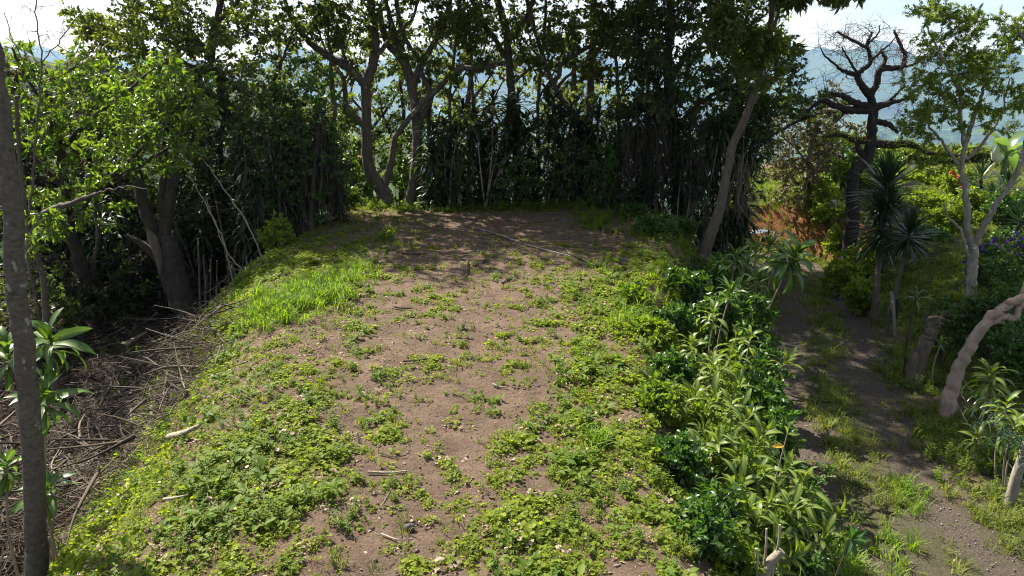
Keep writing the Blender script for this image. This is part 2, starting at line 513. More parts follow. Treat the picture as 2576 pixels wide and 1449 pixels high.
# ------------------------------------------------------------------ scene graph helpers
def tag(o, label=None, cat=None, group=None, kind=None):
    if label: o['label'] = label
    if cat: o['category'] = cat
    if group: o['group'] = group
    if kind: o['kind'] = kind
    return o


def thing(name, label, cat, loc=(0, 0, 0), group=None, rz=0.0):
    o = bpy.data.objects.new(name, None)
    o.empty_display_size = .2
    COL.objects.link(o); o.location = tuple(loc); o.rotation_euler = (0, 0, rz)
    return tag(o, label, cat, group)


def obj(name, me, parent=None, loc=(0, 0, 0), rot=None, scale=None, kind=None):
    o = bpy.data.objects.new(name, me)
    COL.objects.link(o)
    o.location = tuple(loc)
    if rot is not None: o.rotation_euler = rot
    if scale is not None: o.scale = (scale,) * 3 if np.isscalar(scale) else scale
    if parent is not None: o.parent = parent
    if kind: o['kind'] = kind
    return o


ORD = ['first', 'second', 'third', 'fourth', 'fifth', 'sixth', 'seventh', 'eighth', 'ninth', 'tenth', 'eleventh', 'twelfth', 'thirteenth',
       'fourteenth', 'fifteenth', 'sixteenth', 'seventeenth', 'eighteenth', 'nineteenth', 'twentieth', 'twenty-first', 'twenty-second',
       'twenty-third', 'twenty-fourth', 'twenty-fifth', 'twenty-sixth', 'twenty-seventh', 'twenty-eighth', 'twenty-ninth', 'thirtieth',
       'thirty-first', 'thirty-second', 'thirty-third', 'thirty-fourth', 'thirty-fifth', 'thirty-sixth']

# ------------------------------------------------------------------ the ground
gx = np.concatenate([np.arange(-34, -13, .5), np.arange(-13, 19, .14), np.arange(19, 52, .5)])
gy = np.concatenate([np.arange(-6, 3, .6), np.arange(3, 31, .14), np.arange(31, 62, .5)])
X, Y = np.meshgrid(gx, gy)
Z = h(X, Y)
mb = MB()
nx, ny = len(gx), len(gy)
i = (np.arange(ny - 1)[:, None] * nx + np.arange(nx - 1)[None]).ravel()
mb.add(np.stack([X, Y, Z], -1).reshape(-1, 3), np.stack([i, i + 1, i + nx + 1, i + nx], -1))
g_me = mb.mesh('ground', groundmat())


def setattr_f(me, nm, val):
    a = me.attributes.new(nm, 'FLOAT', 'POINT'); a.data.foreach_set('value', np.clip(val, 0, 1).ravel().astype(np.float32))


xro = lerp_tab(Y, XROAD)
nz1 = fbm(X * .9, Y * .9, 4); nz2 = fbm(X * 2.3 + 31, Y * 2.3, 3)
m_road = sstep((1.75 - np.abs(X - xro) + (nz2 - .5) * 1.2) / .5) * (Y < 37)
m_right = sstep((X - (lerp_tab(Y, XR) + 1.6)) / 1.0)
m_turf = m_right * sstep((nz1 - .33) / .12 + .3)
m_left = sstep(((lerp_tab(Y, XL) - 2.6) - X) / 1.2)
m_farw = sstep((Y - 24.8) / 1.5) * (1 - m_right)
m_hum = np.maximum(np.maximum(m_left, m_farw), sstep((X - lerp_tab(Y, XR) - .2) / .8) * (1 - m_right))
m_och = sstep((1.7 - np.hypot((X - 12.0) / 1.2, (Y - 27.0) / 2.2) + (nz2 - .5)) / .4) * sstep((Z + 2.15) / .25) * (X > xro + 1.5)
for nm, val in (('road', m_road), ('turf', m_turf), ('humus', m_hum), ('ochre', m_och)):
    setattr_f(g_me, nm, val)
tag(obj('ground', g_me), 'brown earth mound, gully and grassy slopes around it', 'ground', kind='structure')

# the farm track as its own sheet just above the ground
ys = np.arange(4.0, 35.0, .2)
us = np.linspace(-1.5, 1.5, 13)
xc = lerp_tab(ys, XROAD)
RX = xc[:, None] + us[None] * (1 + .12 * (fbm(ys * .8, ys * 0 + 2, 2) - .5))[:, None]
RY = np.repeat(ys[:, None], len(us), 1)
RZ = h(RX, RY) + .012 - .02 * np.exp(-((np.abs(us)[None] - .85) / .28) ** 2)
edge = np.abs(us)[None] > 1.4
RZ = np.where(edge, RZ - .05, RZ)
mb = MB()
i = (np.arange(len(ys) - 1)[:, None] * len(us) + np.arange(len(us) - 1)[None]).ravel()
mb.add(np.stack([RX, RY, RZ], -1).reshape(-1, 3), np.stack([i, i + 1, i + len(us) + 1, i + len(us)], -1))
r_me = mb.mesh('road', g_me.materials[0])
rn = fbm(RX * 1.7, RY * 1.7, 4)
setattr_f(r_me, 'road', .4 + .7 * np.exp(-((np.abs(us)[None] - .9) / .5) ** 2) + (rn - .5) * 1.8)
setattr_f(r_me, 'turf', np.ones_like(RX) * .9); setattr_f(r_me, 'humus', 0 * RX); setattr_f(r_me, 'ochre', 0 * RX)
tag(obj('road', r_me), 'gravel farm track with a grassy middle strip', 'track', kind='structure')

# far land: slope, valley floor, hills and the mountain ridge
def farh(FX, FY):
    FX = np.asarray(FX, float); FY = np.asarray(FY, float)
    R = np.hypot(FX, FY); adeg = np.degrees(np.arctan2(FX, FY))
    prof = np.interp(R, [56, 200, 1500, 3000, 6500], [-30, -95, -345, -380, -370])
    ridge = 560 + 230 * (fbm(adeg * .16 + 5, adeg * 0 + 1, 4, .55) - .5) * 2 + 40 * np.sin(adeg * .35)
    mt = sstep((R - 6600) / 2800) * sstep((13300 - R) / 2500)
    spur = fbm(FX / 900, FY / 900, 6, .55)
    z = prof + (ridge + 370) * mt * (.72 + .56 * (spur - .28))
    z = z + (fbm(FX / 420, FY / 420, 5) - .5) * 70 * sstep((R - 150) / 1500) * (R < 7200)
    z = z + (fbm(FX / 1500 + 3, FY / 700, 5, .55) - .42) * 620 * sstep((R - 1700) / 1400) * sstep((6900 - R) / 900)
    hill = np.interp(adeg, [-80, -34, -26, -20, -14, -8, 0, 12, 25, 80], [40, 30, 14, -2, -34, -55, -75, -150, -260, -300])
    hill = hill + 16 * (fbm(adeg * .5, adeg * 0 + 4, 3) - .5)
    hw = sstep((R - 240) / 380) * sstep((1500 - R) / 800)
    return np.maximum(z, z * (1 - hw) + (hill + 10 * (fbm(FX / 60, FY / 60, 4) - .5)) * hw)


az = np.radians(np.linspace(-80, 80, 321))
rr = np.exp(np.linspace(math.log(56), math.log(13500), 150))
A, R = np.meshgrid(az, rr)
FX, FY = R * np.sin(A), R * np.cos(A)
FZ = farh(FX, FY)
mb = MB()
nx, ny = A.shape[1], A.shape[0]
split = int(np.searchsorted(rr, 6400))


def sheet(name, lo, hi, mat, label, cat):
    b = MB()
    i = (np.arange(hi - lo)[:, None] * nx + np.arange(nx - 1)[None]).ravel()
    b.add(np.stack([FX, FY, FZ], -1)[lo:hi + 1].reshape(-1, 3), np.stack([i, i + nx, i + nx + 1, i + 1], -1)[:, ::-1])
    return tag(obj(name, b.mesh(name, mat)), label, cat, kind='structure')


sheet('hills', 0, split, farmat('far_land', [(.35, (.016, .028, .012)), (.52, (.03, .05, .018)), (.60, (.06, .095, .025)), (.70, (.10, .13, .045)), (.8, (.15, .14, .08))], .012, 8),
      'hazy valley floor and green pasture hills seen through the trees', 'hills')
sheet('mountains', split, ny - 1, farmat('far_mountain', [(.35, (.025, .04, .018)), (.65, (.06, .085, .03))], .002, 8),
      'long blue mountain ridge across the valley', 'mountains')

# haze: the air of the valley
mb = MB()
x0, x1, y0_, y1, z0, z1 = -14500, 14500, -400, 14000, -640, 1250
mb.add([[x0, y0_, z0], [x1, y0_, z0], [x1, y1, z0], [x0, y1, z0], [x0, y0_, z1], [x1, y0_, z1], [x1, y1, z1], [x0, y1, z1]],
       [[0, 3, 2, 1], [4, 5, 6, 7], [0, 1, 5, 4], [1, 2, 6, 5], [2, 3, 7, 6], [3, 0, 4, 7]])
m, n_, l_, o_ = _mat('haze')
pv = n_.new('ShaderNodeVolumePrincipled')
pv.inputs['Color'].default_value = (.24, .46, .98, 1)
pv.inputs['Absorption Color'].default_value = (1, 1, 1, 1)
pv.inputs['Density'].default_value = 6.3e-5
pv.inputs['Anisotropy'].default_value = .2
l_.new(pv.outputs[0], o_.inputs['Volume'])
m.cycles.homogeneous_volume = True
tag(obj('haze', mb.mesh('haze', m, smooth=False)), 'pale blue haze over the valley', 'haze', kind='stuff')

# ------------------------------------------------------------------ plant builders
def px_path(pts, depth):
    return np.array([at(p[0], p[1], p[2] if len(p) > 2 else depth) for p in pts])


def grow(nodes, noder, centers, rads, leaf, nsub=6, nleaf=14, droop=.25, r=None, twig_r=.012, sag=.12, leafless=False, up=.5):
    """branches from the nearest existing wood to every clump centre, then twigs with leaves"""
    r = r or rng
    tw = MB(); lf = MB()
    nodes = [np.asarray(p, float) for p in nodes]; noder = list(noder)
    C = np.asarray(centers, float); N0 = np.array(nodes)
    order = np.argsort(np.linalg.norm(C[:, None] - N0[None], axis=-1).min(1)) if len(C) else []
    A_, B_, P_, D_ = [], [], [], []
    kind, L, W = leaf
    cap = len(nodes) + 4 * len(C) + 8
    arr = np.zeros((cap, 3)); rad = np.zeros(cap); n = len(nodes)
    arr[:n] = N0; rad[:n] = noder
    for ci in order:
        c = C[ci]; cr = rads[ci]
        d = np.linalg.norm(arr[:n] - c, axis=1) + 0.35 * np.maximum(0, arr[:n, 2] - c[2])
        k = int(np.argmin(d)); p = arr[k]; dist = np.linalg.norm(c - p)
        if dist > .05:
            mid = (p + c) / 2 + np.array([0, 0, -sag * dist]) * (r.random() - .2) + r.normal(size=3) * (.05 if leafless else .09) * dist
            t = np.linspace(0, 1, 6)[:, None]
            path = (1 - t) ** 2 * p + 2 * t * (1 - t) * mid + t ** 2 * c
            r0 = min(rad[k] * .65, twig_r * (1.2 + 1.1 * dist)); r0 = max(r0, twig_r * .7)
            tube(tw, path, np.linspace(r0, twig_r * .55, 6), 4, v=r.random(), cap=False)
            arr[n:n + 3] = path[[2, 4, 5]]; rad[n:n + 3] = np.interp([2, 4, 5], [0, 5], [r0, twig_r * .55]); n += 3
        q = path[3:] if dist > .05 else np.array([p, p, p])
        for s in range(nsub):
            a = q[r.integers(len(q))] if s else c
            e = c + norm(rdir(1, r)[0] + (.7 if leafless else .35) * norm(c - p)) * cr * (.55 + .6 * r.random()) * np.array([1, 1, .8])
            A_.append(a); B_.append(e)
            if not leafless:
                t = (.25 + .78 * r.random(nleaf))[:, None]
                td = norm(e - a)
                P_.append(a + (e - a) * t + r.normal(size=(nleaf, 3)) * .03 * cr)
                D_.append(td * .6 + rdir(nleaf, r) * .8 - np.array([0, 0, droop]))
            elif r.random() < .8:
                e2 = e + norm(rdir(1, r)[0] * .8 + norm(e - a)) * cr * .6; A_.append(e); B_.append(e2)
    if A_:
        prisms(tw, A_, B_, twig_r * .5, twig_r * .22, r.random(len(A_)))
    if P_:
        P = np.concatenate(P_); D = np.concatenate(D_)
        Nn = norm(r.normal(size=P.shape) * .75 + np.array([0, 0, up]))
        sc = .65 + .6 * r.random(len(P))
        leaves(lf, P, D, Nn, L * sc, W * sc, kind, np.clip(r.random(len(P)) * .9 + .1 * r.random(), 0, 1))
    return tw, lf


def sample_clumps(spec, r):
    """spec rows: px, py, rx, ry, depth, depth spread, count, clump radius"""
    C, Rr = [], []
    for (x, y, rx, ry, d, ds, cnt, cr) in spec:
        for k in range(cnt):
            a = r.random() * 2 * math.pi; q = math.sqrt(r.random())
            C.append(at(x + rx * q * math.cos(a), y + ry * q * math.sin(a), d + (r.random() - .5) * 2 * ds)); Rr.append(cr * (.75 + .8 * r.random()))
    return C, Rr


def make_tree(name, label, limbs, clumps, leaf, bark, leafm, group=None, cat='tree', nsub=6, nleaf=14, seed=1, depth=26, droop=.25,
              twig='twig_dark', lump=.14, root=True, twig_r=.012, leafless=False, up=.5, flare=1.35, tubeseg=9):
    r = np.random.default_rng(seed)
    paths = []
    for k, (pts, w0, w1) in enumerate(limbs):
        P = px_path(pts, depth)
        if k == 0 and root:
            b = P[0].copy(); b[2] = h(b[0], b[1]) - .12
            if b[2] < P[0][2] - .3:
                P = np.concatenate([[b], P])
            else:
                P[0][2] = b[2]
        S = spline(P, 7)
        S[1:-1] += r.normal(size=(len(S) - 2, 3)) * .012
        dd = np.mean(P[:, 1])
        R = np.linspace(w0 / 2 * mpp(dd), w1 / 2 * mpp(dd), len(S))
        if k == 0 and root:
            q = np.linspace(0, 1, len(S)); R = R * (1 + (flare - 1) * np.exp(-q * 9))
        paths.append((S, R))
    base = paths[0][0][0]
    base = np.array([base[0], base[1], h(base[0], base[1])]) if root else base
    t = thing(name, label, cat, base, group)
    nodes, nr = [], []
    for k, (S, R) in enumerate(paths):
        b = MB(); tube(b, S, R, tubeseg if k == 0 else 7, lump, r=r)
        obj('trunk' if k == 0 else 'limb', b.mesh('trunk' if k == 0 else 'limb', M[bark], base), t)
        s = int(len(S) * .55) if k == 0 else int(len(S) * .25)
        nodes += list(S[s:]); nr += list(R[s:])
    C, Rr = sample_clumps(clumps, r)
    if C:
        tw, lf = grow(nodes, nr, C, Rr, leaf, nsub, nleaf, droop, r, twig_r, leafless=leafless, up=up)
        obj('twigs', tw.mesh('twigs', M[twig], base), t, kind='stuff')
        if lf.n:
            obj('crown', lf.mesh('crown', M[leafm], base), t, kind='stuff')
    return t, paths


def make_shrub(name, label, base, size, n, leaf, leafm, group=None, cat='shrub', seed=1, nsub=5, nleaf=10, twig='twig_dark', cr=.22, up=.6, droop=.1, low=.15):
    """base point, (rx, ry, height), number of leaf clumps"""
    r = np.random.default_rng(seed)
    base = np.asarray(base, float); rx, ry, hz = size
    C = []
    while len(C) < n:
        p = r.random(3) * 2 - 1
        if p @ p < 1 and (p @ p > .25 or r.random() < .4):
            z = low + (1 - low) * (p[2] * .5 + .5)
            C.append(base + np.array([p[0] * rx, p[1] * ry, z * hz * (.85 + .3 * r.random())]))
    t = thing(name, label, cat, base, group)
    st = MB(); nodes, nr = [], []
    for k in range(5):
        a = r.random() * 6.28; e = base + np.array([math.cos(a) * rx * .5, math.sin(a) * ry * .5, hz * .6])
        S = spline([base + r.normal(size=3) * .03 * np.array([1, 1, 0]), base * .5 + e * .5 + r.normal(size=3) * .06, e], 4)
        tube(st, S, np.linspace(.022, .009, len(S)), 5, v=r.random()); nodes += list(S[2:]); nr += [.012] * len(S[2:])
    tw, lf = grow(nodes, nr, C, np.full(len(C), cr), leaf, nsub, nleaf, droop, r, .006, up=up)
    st.V += tw.V; st.A += tw.A; st.U += tw.U; st.F += [f + st.n for f in tw.F]; st.n += tw.n
    obj('stems', st.mesh('stems', M[twig], base), t, kind='stuff')
    obj('foliage', lf.mesh('foliage', M[leafm], base), t, kind='stuff')
    return t


# strap leaves of dracaenas and yuccas: local +X, curving down
def strap(L, W, e0, droop, nseg=6, twist=0.0, wave=0.0, r=None, base_w=.45):
    r = r or rng
    s = np.linspace(0, 1, nseg + 1)
    ang = e0 - droop * s ** 1.3
    ds = L / nseg
    x = np.concatenate([[0], np.cumsum(np.cos(ang[:-1]) * ds)]); z = np.concatenate([[0], np.cumsum(np.sin(ang[:-1]) * ds)])
    w = W * .5 * np.interp(s, [0, .12, .45, .75, 1], [base_w, .6, 1, .8, .02])
    V = []; U = []
    ph = r.random() * 6.28
    for k in range(nseg + 1):
        nx_, nz_ = -math.sin(ang[k]), math.cos(ang[k])
        tl = twist * s[k] + wave * math.sin(ph + 7 * s[k])
        for q in (-1, 0, 1):
            yy = q * w[k] * math.cos(tl); off = (abs(q) * .28 * w[k]) + q * w[k] * math.sin(tl)
            V.append((x[k] + nx_ * off, yy, z[k] + nz_ * off)); U.append(abs(q))
    F = []
    for k in range(nseg):
        a = k * 3
        F += [(a, a + 3, a + 4, a + 1), (a + 1, a + 4, a + 5, a + 2)]
    return np.array(V), np.array(F), np.array(U, float)


def rot_z(V, a):
    c, s = math.cos(a), math.sin(a)
    return V @ np.array([[c, s, 0], [-s, c, 0], [0, 0, 1]])


def leaf_bank(name, mat, L, W, n, e_hi, e_lo, d_hi, d_lo, nseg=6, wave=.12, seed=5):
    r = np.random.default_rng(seed); bank = []
    for k in range(n):
        q = k / max(1, n - 1)
        V, F, U = strap(L * (.75 + .35 * math.sin(q * 2.6)) * (.92 + .16 * r.random()), W, e_hi + (e_lo - e_hi) * q, d_hi + (d_lo - d_hi) * q, nseg, r.normal() * .25, wave, r)
        bank.append((V, F, U))
    meshes = []
    for V, F, U in bank:
        b = MB(); b.add(V, F, r.random(), U); meshes.append(b.mesh(name, M[mat]))
    return bank, meshes


def rosette(mat, bank, n, seed, dead=0, name='leaf_head', scale=1.0, spread=.14):
    r = np.random.default_rng(seed); b = MB()
    for k in range(n):
        q = (k + r.random()) / n
        V, F, U = bank[min(len(bank) - 1, int(q * len(bank)))]
        V = rot_z(V * scale * (.8 + .35 * r.random()), k * 2.4 + r.normal() * .2)
        V = V + np.array([0, 0, spread * (1 - q) * 2.2 * scale - q * spread * 2 * scale])
        b.add(V, F, r.random(), U)
    return b.mesh(name, M[mat])


rad_ = math.radians
DB, DM = leaf_bank('leaf', 'drac_hedge', .38, .078, 12, rad_(74), rad_(-25), rad_(70), rad_(115), 6, .22)
BBg, BMg = leaf_bank('leaf', 'drac', .52, .115, 12, rad_(72), rad_(-30), rad_(70), rad_(110), 7, .2, 8)
BBy, BMy = leaf_bank('leaf', 'drac_hedge', .46, .095, 12, rad_(74), rad_(-20), rad_(70), rad_(120), 7, .2, 9)
DBd, DMd = leaf_bank('leaf', 'drac_dark', .62, .085, 10, rad_(62), rad_(-30), rad_(80), rad_(75), 5)
DBg, DMg = leaf_bank('leaf', 'drac', .50, .075, 10, rad_(75), rad_(5), rad_(40), rad_(115))
YB, YM = leaf_bank('leaf', 'yucca', .78, .062, 9, rad_(85), rad_(-50), rad_(4), rad_(12), 3, 0.0)


def tilt_to(v):
    return Vector(tuple(v)).to_track_quat('Z', 'Y')


def dracaena(name, label, base, canes, meshes, nleaf, group=None, cat='dracaena', seed=1, cane_r=.016, scale=1.0, cane_mat='cane', spread=.13):
    """canes: list of (dx, dy, height, bend); every leaf is an object of its own"""
    r = np.random.default_rng(seed); base = np.asarray(base, float)
    t = thing(name, label, cat, base, group)
    for (dx, dy, hz, bend) in canes:
        P = spline([(r.normal() * .03, r.normal() * .03, -.08), (dx * .45 - bend * .5, dy * .45, hz * .5), (dx, dy, hz)], 5)
        b = MB(); tube(b, P, np.linspace(cane_r * 1.25, cane_r * .8, len(P)), 6, .15, r=r)
        cn = obj('cane', b.mesh('cane', M[cane_mat]), t)
        q0 = tilt_to(norm(P[-1] - P[-3])); top = P[-1]
        for k in range(nleaf):
            q = (k + r.random()) / nleaf
            me = meshes[min(len(meshes) - 1, int(q * len(meshes)))]
            rot = q0 @ Euler((r.normal() * .22, r.normal() * .22, k * 2.4 + r.normal() * .15)).to_quaternion()
            loc = Vector(tuple(top)) + q0 @ Vector((0, 0, spread * (1.0 - 2.2 * q) * scale))
            obj('leaf', me, cn, loc, rot.to_euler(), scale * (.62 + .6 * r.random()))
    return t


# ------------------------------------------------------------------ large trees along the far edge
G_B = 'tall trees along the far edge of the mound'  # clumps above the frame are unseen, thickened to darken the mound's shade
can = ('diamond', .16, .085)
make_tree('shade_tree', 'leaning wide tree with dark limbs bending left, above the gully on the far left',
          [([(765, 560), (735, 440), (672, 372), (619, 338), (570, 297)], 40, 30), ([(570, 297), (558, 227), (533, 153), (547, 53), (560, -60), (540, -200)], 26, 9),
           ([(690, 390), (700, 320), (675, 263), (611, 227), (560, 195), (480, 165), (400, 120)], 22, 6), ([(533, 153), (470, 70), (380, 40), (300, 10)], 13, 4),
           ([(545, 60), (600, 0), (660, -90)], 12, 5), ([(675, 263), (690, 200), (720, 130), (745, 60)], 11, 4)],
          [(430, 60, 250, 75, 24.5, 2.5, 69, .5), (250, 60, 70, 50, 24.2, 1, 11, .45), (330, 130, 160, 60, 24, 2, 24, .5), (640, 120, 110, 120, 25, 2, 28, .5), (590, 240, 110, 50, 25, 1.5, 11, .42),
           (450, -130, 330, 110, 25, 3, 120, .65), (480, -330, 260, 110, 25, 3, 68, .75)],
          can, 'bark_dark', 'canopy', G_B, seed=11, depth=24.5, nleaf=15)
make_tree('forked_tree', 'thick forked tree with a bent foot, left one of the pair at the mound end',
          [([(973, 518), (962, 480), (943, 452), (924, 400), (922, 320), (919, 212)], 37, 25), ([(919, 212), (873, 168), (825, 140), (773, 100), (730, 40), (700, -60)], 22, 8),
           ([(919, 212), (941, 148), (945, 100), (933, 0), (930, -140), (960, -300)], 28, 10), ([(930, 325), (889, 288), (869, 256), (865, 200), (838, 160), (826, 110)], 17, 6),
           ([(962, 478), (980, 430), (989, 380), (997, 340), (1045, 280), (1093, 232), (1153, 176), (1213, 172), (1273, 156)], 20, 9),
           ([(941, 148), (990, 90), (1040, 40), (1060, -80)], 12, 5), ([(873, 168), (862, 110), (880, 40)], 9, 4)],
          [(870, 50, 130, 60, 26.5, 2, 29, .48), (760, 55, 90, 55, 26, 1.5, 17, .48), (950, 150, 110, 60, 27, 1.5, 8, .36), (880, 300, 90, 60, 27, 1.5, 7, .35), (1120, 170, 120, 40, 26, 1, 8, .36),
           (890, -120, 260, 110, 26, 3, 93, .65), (920, -320, 260, 120, 26, 3, 69, .8)],
          can, 'bark', 'canopy', G_B, seed=12, depth=26.4, nleaf=15)
make_tree('forked_tree', 'straight mottled trunk right of the bent forked tree, limbs spreading above',
          [([(1030, 520), (1044, 440), (1049, 330), (1037, 224), (1013, 152), (973, 104), (950, 20)], 33, 12), ([(1049, 320), (1081, 240), (1061, 188), (1053, 148), (1020, 100), (1000, 20), (980, -120)], 17, 7),
           ([(1037, 224), (1060, 160), (1100, 90), (1130, 10), (1150, -140)], 17, 7), ([(1013, 152), (985, 60), (960, -60), (950, -220)], 14, 6)],
          [(1080, 50, 120, 60, 27, 2, 26, .5), (1170, 100, 90, 60, 27, 1.5, 15, .45), (1020, 130, 60, 60, 27.5, 1, 6, .36), (1090, 210, 70, 40, 27.5, 1, 5, .33),
           (1090, -130, 220, 110, 27, 3, 93, .65), (1080, -330, 240, 110, 27, 3, 63, .8)],
          can, 'bark', 'canopy', G_B, seed=13, depth=26.8, nleaf=15)
make_tree('young_tree', 'slim dark trunk at the right foot of the mottled tree',
          [([(1066, 515), (1074, 440), (1082, 380), (1078, 300), (1090, 230)], 19, 7), ([(1080, 400), (1094, 340), (1108, 280)], 7, 3)],
          [(1088, 300, 50, 70, 27.6, .8, 5, .3), (1000, 450, 35, 50, 28.2, .7, 5, .26)], ('oval', .15, .09), 'bark_dark', 'bush', seed=14, depth=27.3)
make_tree('shade_tree', 'upright grey trunk rising behind the middle of the dracaena thicket',
          [([(1300, 430), (1296, 300), (1287, 240), (1281, 168), (1273, 80), (1253, 0), (1245, -120), (1260, -300)], 26, 11), ([(1281, 160), (1240, 90), (1200, 40), (1180, -60)], 13, 5),
           ([(1276, 110), (1320, 50), (1350, -20), (1400, -120)], 13, 5), ([(1286, 215), (1330, 175), (1380, 150)], 9, 4)],
          [(1230, 60, 110, 60, 28, 2, 24, .5), (1340, 70, 90, 70, 28, 2, 20, .5), (1250, 160, 80, 50, 28, 1.5, 9, .4), (1350, 190, 70, 40, 28, 1.5, 7, .38),
           (1280, -130, 210, 110, 28, 3, 93, .7), (1290, -330, 240, 120, 28, 3, 66, .8), (1390, -270, 180, 70, 21.5, 1.8, 80, .7), (1480, -260, 150, 60, 23, 1.5, 40, .7)],  # last two clumps: unseen overhang added to cast shade on the track
          can, 'bark', 'canopy', G_B, seed=15, depth=28, nleaf=15)
make_tree('shade_tree', 'slender tree with two crossing limbs above the right half of the thicket',
          [([(1470, 380), (1449, 300), (1397, 224), (1365, 140), (1345, 72), (1325, 0), (1300, -120)], 16, 8), ([(1449, 300), (1373, 245), (1405, 192), (1417, 156), (1493, 112), (1553, 80), (1633, 12), (1690, -90)], 13, 6),
           ([(1397, 224), (1440, 180), (1500, 128), (1540, 60)], 9, 4)],
          [(1430, 60, 100, 60, 27.5, 2, 20, .48), (1520, 50, 90, 60, 27, 2, 18, .48), (1440, 200, 80, 50, 28, 1.5, 11, .42), (1540, 160, 70, 50, 27.5, 1.5, 11, .42),
           (1460, -130, 200, 110, 27.5, 3, 78, .68), (1480, -330, 230, 110, 27.5, 3, 60, .8)],
          can, 'bark', 'canopy', G_B, seed=16, depth=27.5, nleaf=15)
make_tree('shade_tree', 'straight trunk with yellowing lower leaves, right of the crossing limbs',
          [([(1480, 420), (1481, 320), (1484, 240), (1489, 140), (1495, 40), (1490, -120), (1510, -280)], 22, 10), ([(1489, 140), (1540, 90), (1590, 40), (1640, -60)], 11, 5), ([(1487, 200), (1440, 130), (1420, 60)], 9, 4)],
          [(1580, 60, 90, 70, 28.5, 2, 21, .5), (1480, 130, 70, 60, 28.5, 1.5, 8, .42), (1500, 250, 90, 40, 29, 1.5, 11, .4), (1560, -130, 180, 110, 28.5, 3, 69, .7)],
          can, 'bark', 'canopy', G_B, seed=17, depth=28.6, nleaf=15)
make_tree('dense_tree', 'dense dark tree hung with vines left of the leaning trunk',
          [([(1705, 540), (1700, 400), (1690, 280), (1680, 160), (1690, 60), (1680, -80), (1700, -260)], 34, 14), ([(1690, 280), (1640, 190), (1610, 120), (1600, 40)], 15, 6), ([(1685, 200), (1740, 120), (1790, 60), (1820, -60)], 15, 6),
           ([(1695, 330), (1760, 260), (1830, 220), (1890, 200)], 13, 5)],
          [(1640, 70, 100, 80, 25.5, 2, 30, .5), (1760, 60, 110, 80, 25.5, 2, 33, .5), (1660, 210, 110, 80, 25.5, 1.8, 33, .48), (1790, 220, 120, 90, 25.5, 1.8, 40, .48), (1880, 300, 90, 90, 25.8, 1.6, 29, .45),
           (1740, 380, 130, 80, 26, 1.4, 29, .45), (1700, -120, 230, 110, 25.5, 3, 105, .68), (1720, -320, 230, 120, 25.5, 3, 75, .8)],
          can, 'bark_dark', 'canopy_dark', G_B, seed=18, depth=25.6, nleaf=15)
make_tree('dense_tree', 'broad dark crown behind the leaning trunk, its right edge against the mountains',
          [([(1812, 570, 25.6), (1840, 420, 26.2), (1862, 300, 26.8), (1856, 180, 27), (1840, 60, 27.2), (1850, -80, 27.2)], 24, 11), ([(1880, 300), (1930, 220), (1980, 170), (2010, 130)], 12, 5), ([(1870, 230), (1910, 130), (1950, 60), (1960, 0)], 12, 5),
           ([(1890, 380), (1960, 330), (2040, 290), (2110, 280)], 11, 4)],
          [(1900, 60, 90, 75, 27, 2, 22, .48), (1950, 160, 70, 60, 27, 2, 20, .46), (1960, 265, 110, 60, 27, 2, 24, .44), (2060, 260, 70, 45, 27.5, 1.5, 12, .4), (1860, -110, 170, 90, 27, 3, 63, .68)],
          can, 'bark_dark', 'canopy_dark', G_B, seed=19, depth=27.3, nleaf=15)

for k, (x0, lab) in enumerate([(700, 'hazy tree growing below the mound behind the left crest'), (930, 'backlit tree growing below the mound behind the bent forked trunk'), (1180, 'backlit tree growing below the mound behind the thicket, left one'), (1440, 'backlit tree growing below the mound behind the thicket, right one')]):
    make_tree('slope_tree', lab, [([(x0, 480), (x0 + 6, 380), (x0 - 4, 280), (x0 + 5, 180), (x0, 60)], 20, 8), ([(x0, 330), (x0 + 60, 250), (x0 + 100, 170)], 8, 3), ([(x0, 300), (x0 - 60, 230), (x0 - 100, 170)], 8, 3), ([(x0, 400), (x0 + 50, 350), (x0 + 90, 330)], 6, 3)],
              [(x0, 130, 130, 60, 33, 2, 9, .5), (x0, 230, 130, 50, 33, 2, 17, .48), (x0, 330, 125, 60, 33, 2, 28, .48), (x0 + 20, 430, 110, 40, 32.5, 1.5, 12, .45)],
              ('diamond', .17, .10), 'bark', 'canopy', 'trees on the slope below the mound', seed=24 + k, depth=33, nleaf=12)

for k, (x0, d, lab) in enumerate([(40, 23, 'dark tangled tree at the far left edge behind the leafy tree'), (230, 25, 'dark tangled tree behind the middle of the leafy tree'), (420, 26, 'dark tangled tree behind the pollard'), (560, 27, 'dark tangled tree behind the dead saplings')]):
    make_tree('tangled_tree', lab, [([(x0, 640), (x0 + 8, 500), (x0 - 6, 380), (x0 + 6, 280), (x0, 180)], 20, 8), ([(x0, 430), (x0 + 60, 340), (x0 + 90, 260)], 9, 3), ([(x0, 400), (x0 - 60, 320), (x0 - 90, 250)], 9, 3), ([(x0, 520), (x0 + 50, 470), (x0 + 90, 450)], 7, 3)],
              [(x0, 220, 115, 70, d, 1.5, 34, .46), (x0, 340, 120, 80, d, 1.5, 50, .46), (x0, 470, 120, 70, d, 1.5, 46, .44), (x0, 570, 110, 50, d, 1.2, 22, .42)],
              ('diamond', .15, .085), 'bark_dark', ['dull_dark', 'dull_dark', 'canopy_dark', 'dull_dark'][k], 'tangled trees at the back of the gully', seed=124 + k, depth=d, nleaf=11, nsub=7)

